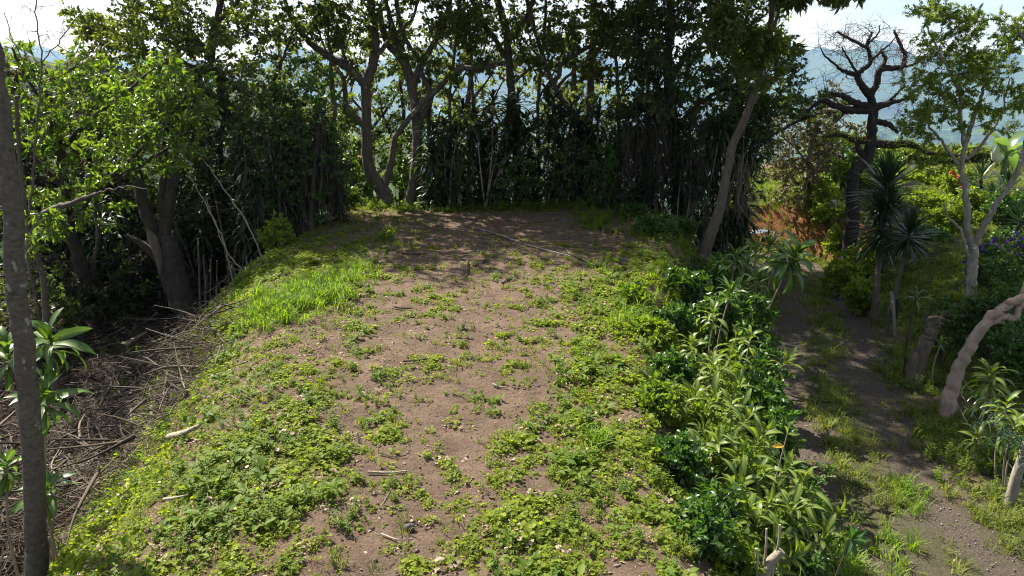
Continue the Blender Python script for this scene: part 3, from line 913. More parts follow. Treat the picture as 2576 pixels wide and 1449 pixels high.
for k, (x0, d, lab) in enumerate([(835, 29.5, 'shaded tree below the mound between the left crest and the bent trunk'), (1010, 30.5, 'shaded tree below the mound seen between the two big trunks')]):
    make_tree('slope_tree', lab, [([(x0, 500), (x0 - 6, 390), (x0 + 6, 290), (x0 - 4, 190), (x0 + 6, 90)], 15, 6), ([(x0, 330), (x0 + 40, 260), (x0 + 60, 180)], 7, 3), ([(x0, 380), (x0 - 40, 310), (x0 - 55, 240)], 7, 3)],
              [(x0, 180, 75, 60, d, 1.2, 14, .45), (x0, 290, 75, 60, d, 1.2, 20, .45), (x0, 400, 70, 60, d, 1.2, 22, .42)],
              ('diamond', .14, .08), 'bark_dark', 'canopy_dark', 'trees on the slope below the mound', seed=160 + k, depth=d, nleaf=13)
for k, (x0, d, lean, w, lab) in enumerate([(845, 25.6, -14, 10, 'slim bare-stemmed tree left of the bent forked trunk'), (1128, 27.6, 16, 11, 'slim tree rising from the left end of the thicket'), (1195, 28.6, -18, 12, 'slim tree above the thicket, left of the upright grey trunk'),
                                           (1350, 28.4, 14, 12, 'slim tree above the thicket, right of the upright grey trunk'), (1560, 27.2, -12, 12, 'slim tree above the right end of the thicket'), (1625, 26.6, 12, 10, 'slim tree at the left edge of the dense vine-hung crown')]):
    make_tree('slim_tree', lab, [([(x0, 520), (x0 + lean * .4, 380), (x0 + lean * .2, 260), (x0 + lean, 140), (x0 + lean * 1.6, 20), (x0 + lean, -120)], w, w * .5), ([(x0 + lean * .2, 250), (x0 + 45, 180), (x0 + 70, 110)], w * .5, 2.5), ([(x0 + lean, 150), (x0 - 40, 90), (x0 - 60, 20)], w * .45, 2.5), ([(x0 + lean * .6, 200), (x0 + lean + 40, 120), (x0 + lean + 55, 50)], w * .4, 2)],
              [(x0 + lean, 60, 70, 60, d, 1, 9, .5), (x0, 170, 80, 50, d, 1, 5, .45), (x0, 300, 60, 50, d, 1, 3, .4), (x0 + lean, -90, 90, 60, d, 1.5, 12, .55)], ('diamond', .16, .085), 'bark', 'canopy', 'slim trees along the far edge', seed=140 + k, depth=d, nleaf=14)

# ------------------------------------------------------------------ the leaning tree at the right edge of the mound
lean_limbs = [([(1757, 668, 21.0), (1800, 560, 21.0), (1822, 470, 21.0), (1842, 372, 21.0), (1889, 262, 20.8), (1912, 190, 20.6), (1930, 100, 20.4), (1941, 30, 20.2), (1947, -70, 20), (1950, -220, 20)], 25, 10),
              ([(1945, 5, 20.2), (1915, -15, 19.6), (1880, -40, 19.2)], 8, 4), ([(1945, 5, 20.2), (1990, -20, 19.8), (2080, -40, 19.2), (2170, -30, 18.6)], 8, 4),
              ([(1918, 150, 20.5), (1890, 110, 20), (1850, 90, 19.6), (1790, 60, 19.4)], 7, 3), ([(1905, 215, 20.7), (1930, 180, 20), (1955, 130, 19.7)], 5, 3)]
t_lean, _ = make_tree('leaning_tree', 'tall bare trunk leaning right at the edge of the mound, small wind-blown crown', lean_limbs,
                      [(1840, 80, 80, 45, 19.6, .7, 17, .36), (1895, 160, 60, 60, 20, .6, 12, .32), (1960, 110, 40, 25, 19.8, .5, 6, .3), (1790, 50, 50, 30, 19.4, .5, 6, .32),
                       (2000, -10, 60, 12, 19.5, .7, 7, .3), (2120, -20, 60, 14, 19, .7, 8, .3), (1900, -170, 200, 80, 19.6, 2.0, 70, .6), (1620, -290, 300, 90, 19.5, 2.4, 170, .7), (1790, -300, 250, 100, 19, 2.6, 110, .7), (1960, -380, 260, 100, 19, 2.5, 60, .75)],  # large clumps above the frame are unseen, extended left to shade the track
                      ('oval', .26, .085), 'bark_lean', 'canopy', seed=21, depth=21, nsub=5, nleaf=9, lump=.12, twig='twig')

# ------------------------------------------------------------------ dracaena thicket behind the mound
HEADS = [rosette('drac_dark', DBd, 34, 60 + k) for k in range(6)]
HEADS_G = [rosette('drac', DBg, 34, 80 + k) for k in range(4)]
SKIRTS = []
for k in range(4):
    r = np.random.default_rng(90 + k); b = MB()
    for q in range(46):
        V, F, U = strap(.45 + .25 * r.random(), .07, rad_(-5 - 60 * r.random()), rad_(45), 3, 0, .2, r)
        V = rot_z(V, r.random() * 6.28) + np.array([0, 0, -.1 - 1.3 * r.random()]); b.add(V, F, r.random(), U)
    SKIRTS.append(b.mesh('dead_leaves', M['hanging_dead']))


def thicket_plant(label, base, canes, seed, heads=HEADS, scale=1.0, group='dark dracaenas of the thicket', skirt=True, name='dracaena', cane_r=.022):
    r = np.random.default_rng(seed); base = np.asarray(base, float)
    t = thing(name, label, 'dracaena', base, group)
    for (dx, dy, hz) in canes:
        P = spline([(r.normal() * .1, r.normal() * .1, -.1), (dx * .4 + r.normal() * .08, dy * .4, hz * .5), (dx, dy, hz)], 5)
        b = MB(); tube(b, P, np.linspace(cane_r * 1.3, cane_r * .8, len(P)), 5, .15, r=r)
        cn = obj('cane', b.mesh('cane', M['cane']), t)
        rot = (tilt_to(norm(P[-1] - P[-3])) @ Euler((0, 0, r.random() * 6.28)).to_quaternion()).to_euler()
        hd = obj('leaf_head', heads[r.integers(len(heads))], cn, P[-1], rot, scale * (1.05 + .35 * r.random()), kind='stuff')
        if skirt and r.random() < .6:
            obj('dead_leaves', SKIRTS[r.integers(4)], cn, P[-1], (0, 0, r.random() * 6.28), .9 + .4 * r.random(), kind='stuff')
    return t


r = np.random.default_rng(33)
# (px of the foot, depth, tallest head height in m)
mid = [(1085, 26.2, 3.0), (1110, 27.0, 3.9), (1150, 26.3, 3.6), (1165, 27.4, 4.4), (1205, 26.6, 3.9), (1225, 27.6, 4.6), (1250, 26.2, 3.0), (1275, 27.2, 4.3), (1318, 26.6, 4.1), (1340, 27.6, 4.5),
       (1375, 26.5, 3.6), (1395, 27.4, 4.2), (1430, 26.6, 3.4), (1455, 27.3, 4.0), (1490, 26.4, 3.3), (1510, 27.2, 3.9)]
for k, (px, d, top) in enumerate(mid):
    b = at(px, 520, d); b[2] = h(b[0], b[1])
    canes = [(r.normal() * .35, r.normal() * .25, top * q * (.93 + .14 * r.random())) for q in (1.0, .86, .68, .5, .36, .22)]
    thicket_plant('dark dracaena clump, %s from the left in the thicket at the mound end' % ORD[k], b, canes, 200 + k)
for k, (px, d, hs) in enumerate([(1222, 25.9, [(1196, 300), (1240, 268), (1268, 330), (1300, 360)]), (1245, 26.0, [(1330, 335), (1380, 300), (1285, 290)]), (1130, 26.0, [(1118, 330), (1160, 290)])]):
    b = at(px, 522, d); b[2] = h(b[0], b[1])
    thicket_plant(['tall dracaena of several pale canes fanning up before the thicket', 'dracaena with pale canes slanting right before the thicket', 'pale-caned dracaena near the left end of the thicket front'][k], b,
                  [tuple(at(x_, y_, d - .2) - b) for x_, y_ in hs], 230 + k, skirt=False, cane_r=.03)
right = [(1545, 25.6, 3.0), (1580, 25.0, 3.3), (1615, 25.6, 3.6), (1650, 24.8, 3.0), (1690, 25.2, 3.4), (1720, 24.2, 2.9), (1770, 24.6, 3.4), (1800, 25.6, 3.6), (1828, 24.8, 3.2), (1850, 25.4, 3.4), (1866, 25.0, 3.0)]
for k, (px, d, top) in enumerate(right):
    b = at(px, 540, d); b[2] = h(b[0], b[1])
    canes = [(r.normal() * .4, r.normal() * .25, (top - b[2] * .8) * q * (.93 + .14 * r.random())) for q in (1.0, .84, .66, .5, .34, .2)]
    thicket_plant('drooping dark dracaena clump, %s from the left under the dense vine-hung tree' % ORD[k], b, canes, 240 + k)
left = [(648, 20.9, 2.6), (690, 21.8, 3.1), (716, 21.2, 2.8), (742, 22.4, 3.3), (770, 21.9, 3.1), (792, 22.8, 3.4), (818, 22.8, 2.9), (660, 23.5, 3.4), (840, 23.4, 2.6)]
for k, (px, d, top) in enumerate(left):
    b = at(px, 560, d); b[2] = h(b[0], b[1])
    canes = [(r.normal() * .3, r.normal() * .25, (top - b[2] * .9) * q * (.93 + .14 * r.random())) for q in (1.0, .85, .68, .5, .35)]
    thicket_plant('dark dracaena with hanging dry leaves, %s from the left at the left crest' % ORD[k], b, canes, 270 + k, scale=.72)
gul = [(215, 21.5, 3.4), (320, 21.8, 3.5), (375, 22.8, 3.9), (500, 22.4, 3.7), (540, 23.4, 4.1), (585, 22.6, 3.8), (615, 23.8, 4.2), (440, 24, 4.0), (60, 21, 3.8), (250, 24, 4.2), (180, 24, 4.0), (330, 25.5, 4.2), (490, 26, 4.4)]
gul.sort()
for k, (px, d, top) in enumerate(gul):
    p = at(px, 700, d); b = np.array([p[0], p[1], h(p[0], p[1])])
    canes = [(r.normal() * .45, r.normal() * .35, top * q * (.93 + .14 * r.random())) for q in (1.0, .86, .72, .56, .4, .26)]
    thicket_plant('shadowed dracaena clump, %s from the left in the dark gully' % ORD[k], b, canes, 300 + k)

# leaf-covered vine masses over the thicket ends
for k, (px, py, d, rx, z0, z1, n, lab) in enumerate([(690, 420, 21.0, 1.0, .6, 4.9, 70, 'leafy vine mass draped over the left crest, left half'), (785, 400, 21.6, 1.0, .4, 5.0, 76, 'leafy vine mass draped over the left crest, right half'),
                                                     (560, 430, 23.6, 1.3, 1.0, 5.4, 60, 'leafy vine mass above the dead saplings'), (1620, 380, 25.9, 1.2, 1.2, 5.0, 60, 'leafy vine mass at the right end of the thicket'),
                                                     (1740, 380, 25.3, 1.3, 1.0, 5.4, 70, 'leafy vine mass left of the leaning trunk'), (1872, 420, 25.0, 1.0, .6, 5.0, 56, 'leafy vine mass right of the leaning trunk'),
        (1130, 420, 26.0, .8, .3, 2.6, 34, 'leafy creeper over the left front of the thicket'), (1290, 450, 25.9, .9, .2, 1.9, 34, 'low leafy creeper before the middle of the thicket'), (1420, 420, 26.0, .9, .3, 2.9, 40, 'leafy creeper before the right half of the thicket'), (1530, 440, 25.2, .9, .2, 2.6, 40, 'leafy creeper at the right corner of the thicket')]):
    p = at(px, py, d); g0 = h(p[0], p[1])
    make_shrub('vine_mass', lab, (p[0], p[1], g0), (rx, .8, z1 - g0), n, ('diamond', .13, .075), ['canopy_dark', 'shrub_glossy', 'canopy_dark', 'canopy_dark', 'shrub_glossy', 'canopy_dark', 'canopy', 'shrub_glossy', 'canopy', 'shrub_glossy'][k], 'leafy vine masses', 'vines', seed=380 + k, cr=.34, nleaf=12, low=(z0 - g0) / (z1 - g0), droop=.6)

# dark shrubs closing the gully, leaves lit from behind here and there
gn = [(20, 16.5, 1.2, 2.6), (85, 18, 1.2, 2.8), (150, 19.6, 1.3, 2.9), (275, 20.6, 1.2, 2.6), (335, 21.4, 1.1, 2.6)]
for k, (px, d, rad, hz) in enumerate(gn):
    p = at(px, 700, d); b = np.array([p[0], p[1], h(p[0], p[1])])
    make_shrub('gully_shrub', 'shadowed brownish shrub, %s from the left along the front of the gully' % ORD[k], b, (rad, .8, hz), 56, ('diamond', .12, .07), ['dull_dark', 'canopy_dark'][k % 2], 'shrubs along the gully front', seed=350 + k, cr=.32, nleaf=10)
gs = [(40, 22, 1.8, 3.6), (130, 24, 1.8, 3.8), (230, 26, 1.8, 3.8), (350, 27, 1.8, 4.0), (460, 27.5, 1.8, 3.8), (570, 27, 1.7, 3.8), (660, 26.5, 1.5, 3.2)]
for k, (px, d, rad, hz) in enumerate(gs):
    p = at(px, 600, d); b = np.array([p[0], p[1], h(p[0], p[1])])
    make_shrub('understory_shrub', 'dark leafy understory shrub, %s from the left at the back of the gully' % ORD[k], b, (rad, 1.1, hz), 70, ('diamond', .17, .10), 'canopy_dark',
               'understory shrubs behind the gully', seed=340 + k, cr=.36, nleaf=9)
bs = [(880, 27.6, .9, 1.7, 490), (930, 28.8, 1.0, 2.2, 470), (1010, 28.6, .8, 2.0, 470), (850, 25.6, .8, 1.0, 530), (1070, 29, .8, 1.8, 480)]
for k, (px, d, rad, hz, py) in enumerate(bs):
    p = at(px, py, d); b = np.array([p[0], p[1], max(h(p[0], p[1]), p[2] - hz * .75)]); b[2] = h(b[0], b[1])
    make_shrub('sunlit_shrub', ['yellow-green backlit shrub left of the forked tree', 'tall backlit shrub behind the bent trunk', 'backlit shrub between the two big trunks', 'low shrub at the left corner of the mound end', 'backlit shrub just right of the slim dark trunk'][k],
               b, (rad, .7, hz + (p[2] - b[2] if p[2] > b[2] else 0)), 46, ('oval', .14, .085), 'bush', 'backlit shrubs at the mound end', seed=360 + k, cr=.28)

# ------------------------------------------------------------------ left: pollarded stump tree, dark trunks, leafy tree, smooth foreground trunk
pol, _ = make_tree('pollarded_tree', 'hacked pollard trunk with sawn-off limbs standing in the gully',
                   [([(480, 800), (462, 760), (440, 700), (420, 640), (414, 590)], 62, 52), ([(414, 600), (420, 540), (432, 470), (440, 415)], 34, 22), ([(418, 560), (408, 500), (412, 420)], 20, 14),
                    ([(410, 640), (370, 540), (352, 470), (345, 430)], 34, 18), ([(405, 650), (365, 620), (318, 592)], 26, 12), ([(424, 600), (410, 545), (398, 515)], 22, 10)],
                   [], can, 'bark_dark', 'canopy', seed=41, depth=20.2, lump=.22, flare=1.25)
b0 = np.array(pol.location)
for (px, py, d, rx, up_, w) in [(440, 415, 20.2, 0, 1, .12), (412, 418, 20.2, 0, 1, .085), (345, 428, 20.2, -.2, 1, .10)]:
    p = at(px, py, d); mb = MB()
    a = np.linspace(0, 2 * math.pi, 10, endpoint=False)
    V = np.stack([np.cos(a) * w, np.sin(a) * w, .03 * np.cos(a)], -1) + p + np.array([0, 0, .015])
    mb.add(np.concatenate([V, [p + np.array([0, 0, .02])]]), np.stack([np.arange(10), (np.arange(10) + 1) % 10, np.full(10, 10)], -1))
    obj('sawn_face', mb.mesh('sawn_face', M['cut_wood'], b0), pol)
scar = MB()
tube(scar, px_path([(404, 690), (398, 640), (385, 600), (372, 575)], 19.86), [.05, .13, .12, .03], 7, .3)
obj('torn_wood', scar.mesh('torn_wood', M['bark_lean'], b0), pol)
# splintered slats and dry cane stubs leaning against the pollard foot
for k, (a, b_, w) in enumerate([((500, 780), (498, 600), 9), ((516, 770), (512, 640), 6), ((526, 778), (530, 650), 6), ((540, 770), (546, 655), 5), ((508, 790), (520, 690), 5)]):
    P = px_path([a, ((a[0] + b_[0]) / 2 + 2, (a[1] + b_[1]) / 2), b_], 19.9); P[0][2] = h(P[0][0], P[0][1]) - .03
    mb = MB(); tube(mb, spline(P, 4), w / 3.4 * mpp(19.9), 5, .2)
    tag(obj('dry_cane', mb.mesh('dry_cane', M['bark'], P[0]), None, P[0]), 'grey dry cane upright beside the pollard foot, %s from the left' % ORD[[0, 2, 3, 4, 1][k]], 'dry cane', 'dry canes by the pollard')

make_tree('leafy_tree', 'leafy tree with bright green leaves filling the upper left corner',
          [([(228, 815, 20.5), (210, 690, 20), (172, 570, 19.4), (165, 470, 19), (150, 380, 18.6), (130, 300, 18.2)], 38, 18), ([(175, 560, 19.2), (240, 480, 18.6), (330, 400, 19), (420, 300, 19.6), (470, 240, 20)], 14, 5),
           ([(168, 480, 19), (90, 400, 18.5), (40, 330, 18), (0, 280, 17.8)], 14, 6), ([(150, 380, 18.6), (230, 300, 18), (330, 220, 18.8), (400, 160, 19.2)], 12, 5), ([(130, 300, 18.2), (160, 200, 17.9), (230, 130, 17.6)], 11, 4),
           ([(250, 470, 18.5), (380, 400, 19.2), (470, 330, 20), (540, 230, 20.4)], 8, 3), ([(130, 300, 18.2), (70, 200, 17.9), (30, 120, 17.6)], 9, 4)],
          [(400, 250, 150, 90, 19.4, .8, 44, .33), (430, 190, 70, 60, 19.4, .8, 14, .3), (250, 290, 170, 130, 17.8, 1.0, 44, .32), (90, 260, 110, 120, 17.8, 1.0, 34, .32), (330, 380, 190, 60, 19.2, .8, 30, .32), (140, 430, 130, 90, 18.4, .8, 24, .30),
           (200, 520, 130, 60, 19, .7, 18, .3), (50, 150, 70, 60, 17.6, .8, 12, .30), (190, 170, 90, 50, 17.6, .8, 10, .28), (500, 280, 50, 70, 20, .6, 12, .3), (60, 560, 60, 90, 18.5, .6, 12, .28)],
          ('oval', .20, .075), 'bark_dark', 'bush', seed=45, depth=18, nsub=4, nleaf=6, twig='twig', twig_r=.010, up=.3)
make_tree('lichen_branch_tree', 'thin grey trunk with a lichen-white limb at the left edge',
          [([(120, 860, 15), (108, 700, 15), (70, 560, 14.6), (48, 380, 14.4), (42, 240, 14.2)], 18, 8), ([(80, 590, 14.6), (112, 538, 13.9), (170, 512, 13.4), (245, 488, 12.9)], 16, 10), ([(245, 488, 12.9), (300, 470, 12.8), (370, 475, 12.7)], 5, 2)],
          [(75, 560, 50, 50, 14, .5, 8, .22), (130, 560, 25, 40, 13.6, .4, 5, .2)], ('oval', .17, .07), 'bark_lichen', 'bush', seed=46, depth=14.5, nsub=4, nleaf=7)
for k, (pts, w, lab) in enumerate([([(238, 800), (232, 700), (246, 590), (236, 520)], 14, 'thin pale dark-gully trunk just right of the leafy tree trunk'),
                                   ([(780, 575), (786, 500), (792, 420), (800, 330)], 15, 'dark straight trunk at the left crest among hanging dry leaves'),
                                   ([(690, 585), (684, 480), (668, 380), (654, 300)], 7, 'pale thin stem bending left at the left crest'),
                                   ([(680, 590), (676, 520), (672, 450), (664, 400)], 6, 'shorter pale stem beside the bending one at the left crest')]):
    d = 20.3 if k == 0 else 21.3
    make_tree('pole_sapling', lab, [(pts, w, w * .6)], [], can, ['bark', 'bark_dark', 'bark_grey', 'bark_grey'][k], 'canopy', seed=50 + k, depth=d)
# dead leaning poles with thin twigs in front of the gully
for k, pts in enumerate([[(660, 650), (620, 560), (560, 470), (505, 390)], [(580, 680), (560, 600), (520, 520), (470, 430)], [(620, 690), (575, 640), (540, 560), (520, 500)]]):
    make_tree('dead_sapling', ['long thin dead sapling leaning left over the gully, topmost of three', 'lower thin dead sapling leaning left, nearest the pollard', 'short dead sapling leaning left at the foot of the slope'][k], [(pts, 5, 2)],
              [(pts[2][0], pts[2][1], 40, 60, 19.6, .4, 5, .3)], can, 'dead_wood', 'canopy', seed=60 + k, depth=19.6, leafless=True, nsub=2, twig='twig', twig_r=.005)

make_tree('bare_sapling', 'thin leafless sapling with fine twigs against the sky, top left corner',
          [([(70, 640, 16.4), (80, 480, 16.4), (95, 300, 16.3), (105, 150, 16.2), (90, 30, 16.2), (110, -80, 16.2)], 7, 2), ([(100, 220, 16.3), (40, 120, 16.2), (10, 30, 16.2)], 3, 1.5), ([(104, 160, 16.2), (160, 90, 16.2), (210, 20, 16.2)], 3, 1.5)],
          [(90, 60, 90, 60, 16.2, .5, 22, .4), (160, 130, 60, 50, 16.2, .5, 10, .36)], can, 'bark', 'canopy', seed=72, depth=16.3, leafless=True, nsub=3, twig='twig_dark', twig_r=.007)
ft = at(92, 1449, 7.0); ft[2] = h(ft[0], ft[1])
fore, _ = make_tree('smooth_barked_tree', 'smooth grey-brown lichen-spotted trunk in the left foreground',
                    [([(102, 1640, 7.0), (90, 1449, 7.0), (83, 1150, 7.05), (62, 900, 7.1), (35, 620, 7.15), (8, 330, 7.2), (-30, 60, 7.2), (-70, -200, 7.2), (-120, -600, 7.2)], 60, 34)],
                    [(-180, -800, 160, 120, 7.2, .6, 16, .3)], ('oval', .16, .08), 'bark_lichen', 'canopy', seed=70, depth=7.1, lump=.05, flare=1.1, tubeseg=14, nleaf=8)
# growth rings on the smooth trunk
for k, py in enumerate([1372, 1180, 960, 740]):
    px = np.interp(py, [330, 620, 900, 1150, 1449], [8, 35, 62, 83, 90]); p = at(px, py, 7.08 if py < 1200 else 7.03)
    mb = MB(); rr_ = (60 - (1640 - py) / 2240 * 26) / 2 * mpp(7.1) * 1.02
    a = np.linspace(0, 2 * math.pi, 15)[:-1]; ring = np.stack([np.cos(a) * rr_, np.sin(a) * rr_, .012 * np.sin(a * 2)], -1) + p
    V = np.concatenate([ring - [0, 0, .012], ring * 1.0 + np.stack([np.cos(a), np.sin(a), 0 * a], -1) * .006, ring + [0, 0, .012]])
    i = np.arange(14); j = (i + 1) % 14
    mb.add(V, np.concatenate([np.stack([i, j, j + 14, i + 14], -1), np.stack([i + 14, j + 14, j + 28, i + 28], -1)]))
    obj('branch_ring', mb.mesh('branch_ring', M['bark_lichen'], np.array(fore.location)), fore)

# large-leaved dracaenas in front of the brush pile, left
def dplant_px(name, label, px, py, canes, meshes, nleaf, seed, scale=1.0, group=None, depth=None, cane_r=.016, cane_mat='cane'):
    b = hit(px, py) if depth is None else at(px, py, depth)
    b = np.array([b[0], b[1], h(b[0], b[1])])
    return dracaena(name, label, b, canes, meshes, nleaf, group, seed=seed, scale=scale, cane_r=cane_r, cane_mat=cane_mat)


def head_px(name, label, foot, head, meshes, nleaf, seed, scale=1.0, group=None, cane_r=.016, dback=0.0, extra=(), cane_mat='cane'):
    """foot (px, py) on the ground, heads at (px, py) at the foot's depth (+ dback)"""
    b = hit(*foot); b = np.array([b[0], b[1], h(b[0], b[1])])
    canes = []
    for hd in (head,) + tuple(extra):
        q = at(hd[0], hd[1], b[1] + dback) - b
        canes.append((q[0], q[1], q[2], .1 * (np.random.default_rng(seed).random() - .5)))
    return dracaena(name, label, b, canes, meshes, nleaf, group, seed=seed, scale=scale, cane_r=cane_r, cane_mat=cane_mat)


def fixed_heads(name, label, foot, heads, meshes, nleaf, seed, scale=1.0, group=None, cane_r=.016, cane_mat='cane'):
    """foot (px, py, depth); heads (px, py, depth)"""
    b = at(*foot); b[2] = h(b[0], b[1])
    canes = []
    for hd in heads:
        q = at(*hd) - b; canes.append((q[0], q[1], q[2], .15))
    return dracaena(name, label, b, canes, meshes, nleaf, group, seed=seed, scale=scale, cane_r=cane_r, cane_mat=cane_mat)


fixed_heads('dracaena', 'broad-leaved dracaena beside the smooth foreground trunk, heads at two heights', (120, 1330, 8.4), [(125, 870, 8.2), (112, 1015, 7.9), (20, 905, 8.4)], BMg, 24, 501, .95)
fixed_heads('dracaena', 'low dracaena at the bottom left, behind the smooth trunk', (40, 1420, 7.9), [(112, 1245, 7.8), (15, 1180, 8.2)], BMg, 18, 502, .85)

# ------------------------------------------------------------------ right side: trees beyond the track
moss_limbs = [([(2140, 606), (2146, 540), (2143, 470), (2150, 432), (2178, 404), (2190, 360), (2194, 304), (2198, 272), (2190, 240), (2206, 214)], 34, 15),
              ([(2196, 276), (2134, 276), (2098, 264), (2066, 254), (2030, 282)], 22, 6), ([(2192, 270), (2146, 256), (2118, 240), (2090, 236)], 20, 8),
              ([(2192, 362), (2254, 364), (2294, 364), (2334, 384), (2418, 392)], 22, 8), ([(2190, 352), (2154, 352), (2114, 340), (2070, 345)], 18, 6), ([(2198, 272), (2234, 260), (2282, 248)], 18, 8),
              ([(2196, 305), (2234, 312), (2258, 332)], 17, 8), ([(2190, 240), (2170, 216), (2158, 188), (2190, 156), (2182, 112), (2195, 80)], 18, 5), ([(2206, 214), (2214, 176), (2266, 168), (2278, 140), (2266, 116), (2250, 76)], 16, 5),
              ([(2160, 190), (2126, 180), (2098, 160)], 12, 5), ([(2184, 122), (2134, 96), (2106, 80)], 9, 4), ([(2214, 178), (2226, 152), (2220, 130)], 12, 6), ([(2180, 400), (2160, 375), (2152, 350)], 17, 6), ([(2150, 432), (2149, 420), (2148, 406)], 21, 11),
              ([(2190, 156), (2215, 130), (2240, 110), (2262, 80)], 8, 2), ([(2182, 112), (2205, 90), (2215, 62)], 6, 2), ([(2158, 188), (2135, 150), (2120, 120)], 8, 2), ([(2266, 168), (2300, 160), (2318, 130)], 8, 2), ([(2234, 260), (2262, 230), (2285, 215)], 8, 2), ([(2134, 276), (2110, 300), (2085, 318)], 6, 2), ([(2098, 160), (2075, 140), (2062, 110)], 5, 2)]
mt_, mpaths = make_tree('mossy_tree', 'gnarled dark moss-covered tree with bare twisted limbs beside the track', moss_limbs,
                        [(2190, 110, 110, 60, 24.4, 1.2, 80, .36), (2120, 210, 70, 50, 24.4, 1, 26, .34), (2290, 190, 60, 80, 24.4, 1, 40, .36), (2240, 300, 60, 40, 24.4, 1, 18, .3), (2090, 120, 45, 45, 24.4, .8, 16, .32)],
                        can, 'bark_black', 'canopy', seed=81, depth=24.6, leafless=True, nsub=4, twig='twig_dark', twig_r=.012, lump=.14, flare=1.1)
ms = MB(); r = np.random.default_rng(82)
for S, R in mpaths[1:13]:
    for k in range(len(S)):
        nb = 9
        d = rdir(nb, r); P = S[k] + d * R[k] * .8 + r.normal(size=(nb, 3)) * .05
        leaves(ms, P, d + np.array([0, 0, .1]), rdir(nb, r), .05 + .06 * r.random(nb), .016, 'blade', r.random(nb))
obj('moss', ms.mesh('moss', M['moss'], np.array(mt_.location)), mt_, kind='stuff')
ms = MB(); k0 = 0
for S, R in mpaths[3:5]:
    for k in range(len(S)):
        d = rdir(9, r); leaves(ms, S[k] + d * R[k], d, rdir(9, r), .16, .03, 'blade', r.random(9))
obj('air_plants', ms.mesh('air_plants', M['shrub'], np.array(mt_.location)), mt_, kind='stuff')

make_tree('feathery_tree', 'slender pale-barked tree forking into a V with feathery light green leaves',
          [([(2412, 892, 16.2), (2436, 800, 16.2), (2443, 714, 16.2), (2447, 655, 16.2), (2449, 622, 16.2)], 26, 22), ([(2449, 625, 16.2), (2434, 570, 16.1), (2430, 480, 16), (2418, 424, 16), (2426, 360, 16), (2414, 288, 15.9), (2418, 240, 15.8), (2394, 192, 15.7), (2360, 130, 15.6), (2330, 60, 15.5)], 17, 4),
           ([(2449, 625, 16.2), (2474, 572, 16), (2508, 512, 15.8), (2555, 440, 15.6), (2580, 370, 15.4), (2600, 280, 15.3), (2590, 150, 15.2), (2560, 60, 15.1)], 19, 6), ([(2438, 648, 16.2), (2428, 615, 16.1), (2414, 575, 16), (2386, 547, 15.9), (2374, 512, 15.8)], 8, 4),
           ([(2425, 370, 16), (2458, 272, 15.9), (2474, 224, 15.8), (2490, 140, 15.7)], 11, 4), ([(2420, 430, 16), (2380, 370, 15.9), (2340, 320, 15.8), (2300, 280, 15.7)], 8, 3), ([(2430, 400, 16), (2480, 350, 15.8), (2520, 280, 15.7), (2540, 200, 15.6)], 9, 3)],
          [(2350, 70, 60, 50, 15.6, .5, 14, .24), (2430, 60, 50, 50, 15.6, .5, 14, .24), (2390, 170, 80, 50, 15.7, .6, 24, .26), (2310, 215, 50, 40, 15.7, .5, 9, .22), (2310, 310, 60, 45, 15.7, .6, 20, .25), (2480, 190, 70, 60, 15.7, .6, 26, .26),
           (2545, 80, 40, 60, 15.4, .5, 16, .25), (2480, 300, 80, 45, 15.8, .6, 14, .24), (2400, 260, 60, 40, 15.7, .5, 12, .24), (2350, 400, 60, 30, 15.8, .5, 6, .22), (2560, 260, 30, 60, 15.4, .5, 10, .24), (2330, 20, 30, 20, 15.5, .4, 4, .22)],
          ('diamond', .06, .024), 'bark_grey', 'feather', seed=83, depth=16, nsub=7, nleaf=34, twig='twig', twig_r=.008, lump=.1, droop=.1, flare=1.15)
pink, pp = make_tree('pink_barked_tree', 'smooth pink-barked trunk leaning right over the track edge',
                     [([(2378, 1050, 12.9), (2390, 995, 12.9), (2408, 935, 12.9), (2438, 876, 12.8), (2472, 822, 12.7), (2510, 784, 12.6), (2545, 760, 12.5), (2590, 738, 12.4), (2660, 690, 12.3)], 37, 16),
                      ([(2490, 812, 12.7), (2525, 798, 12.55), (2549, 800, 12.5), (2566, 772, 12.5), (2574, 735, 12.5), (2590, 690, 12.5)], 20, 12), ([(2505, 790, 12.6), (2525, 765, 12.6), (2556, 752, 12.6)], 13, 8)],
                     [(2720, 560, 90, 60, 12.3, .6, 14, .28)], ('oval', .14, .07), 'bark_pink', 'canopy', seed=84, depth=12.8, lump=.02, flare=1.35, tubeseg=12)
stp, sp_ = make_tree('cut_stump', 'tall sawn-off leaning stump beside the track', [([(2296, 962, 14.6), (2312, 905, 14.6), (2330, 860, 14.6), (2344, 822, 14.6), (2352, 800, 14.6)], 40, 34)], [], can, 'bark_lean', 'canopy', seed=85, depth=14.6, lump=.14)
S, R = sp_[0]; mb = MB(); tube(mb, np.array([S[-1] - norm(S[-1] - S[-2]) * .02, S[-1] + norm(S[-1] - S[-2]) * .035]), [R[-1] * 1.03, R[-1] * .98], 11, .1)
obj('sawn_face', mb.mesh('sawn_face', M['cut_wood'], np.array(stp.location)), stp)
mb = MB()
for k in range(60):
    a = r.random() * 6.28; p0 = S[-1] - (S[-1] - S[-4]) * r.random() * .9 + np.array([math.cos(a), math.sin(a), 0]) * R[-1] * 1.02
    tube(mb, spline([p0, p0 + r.normal(size=3) * .06 + [0, 0, .03], p0 + r.normal(size=3) * .14], 3), .003, 3, v=r.random(), cap=False)
obj('dry_vine', mb.mesh('dry_vine', M['twig'], np.array(stp.location)), stp, kind='stuff')

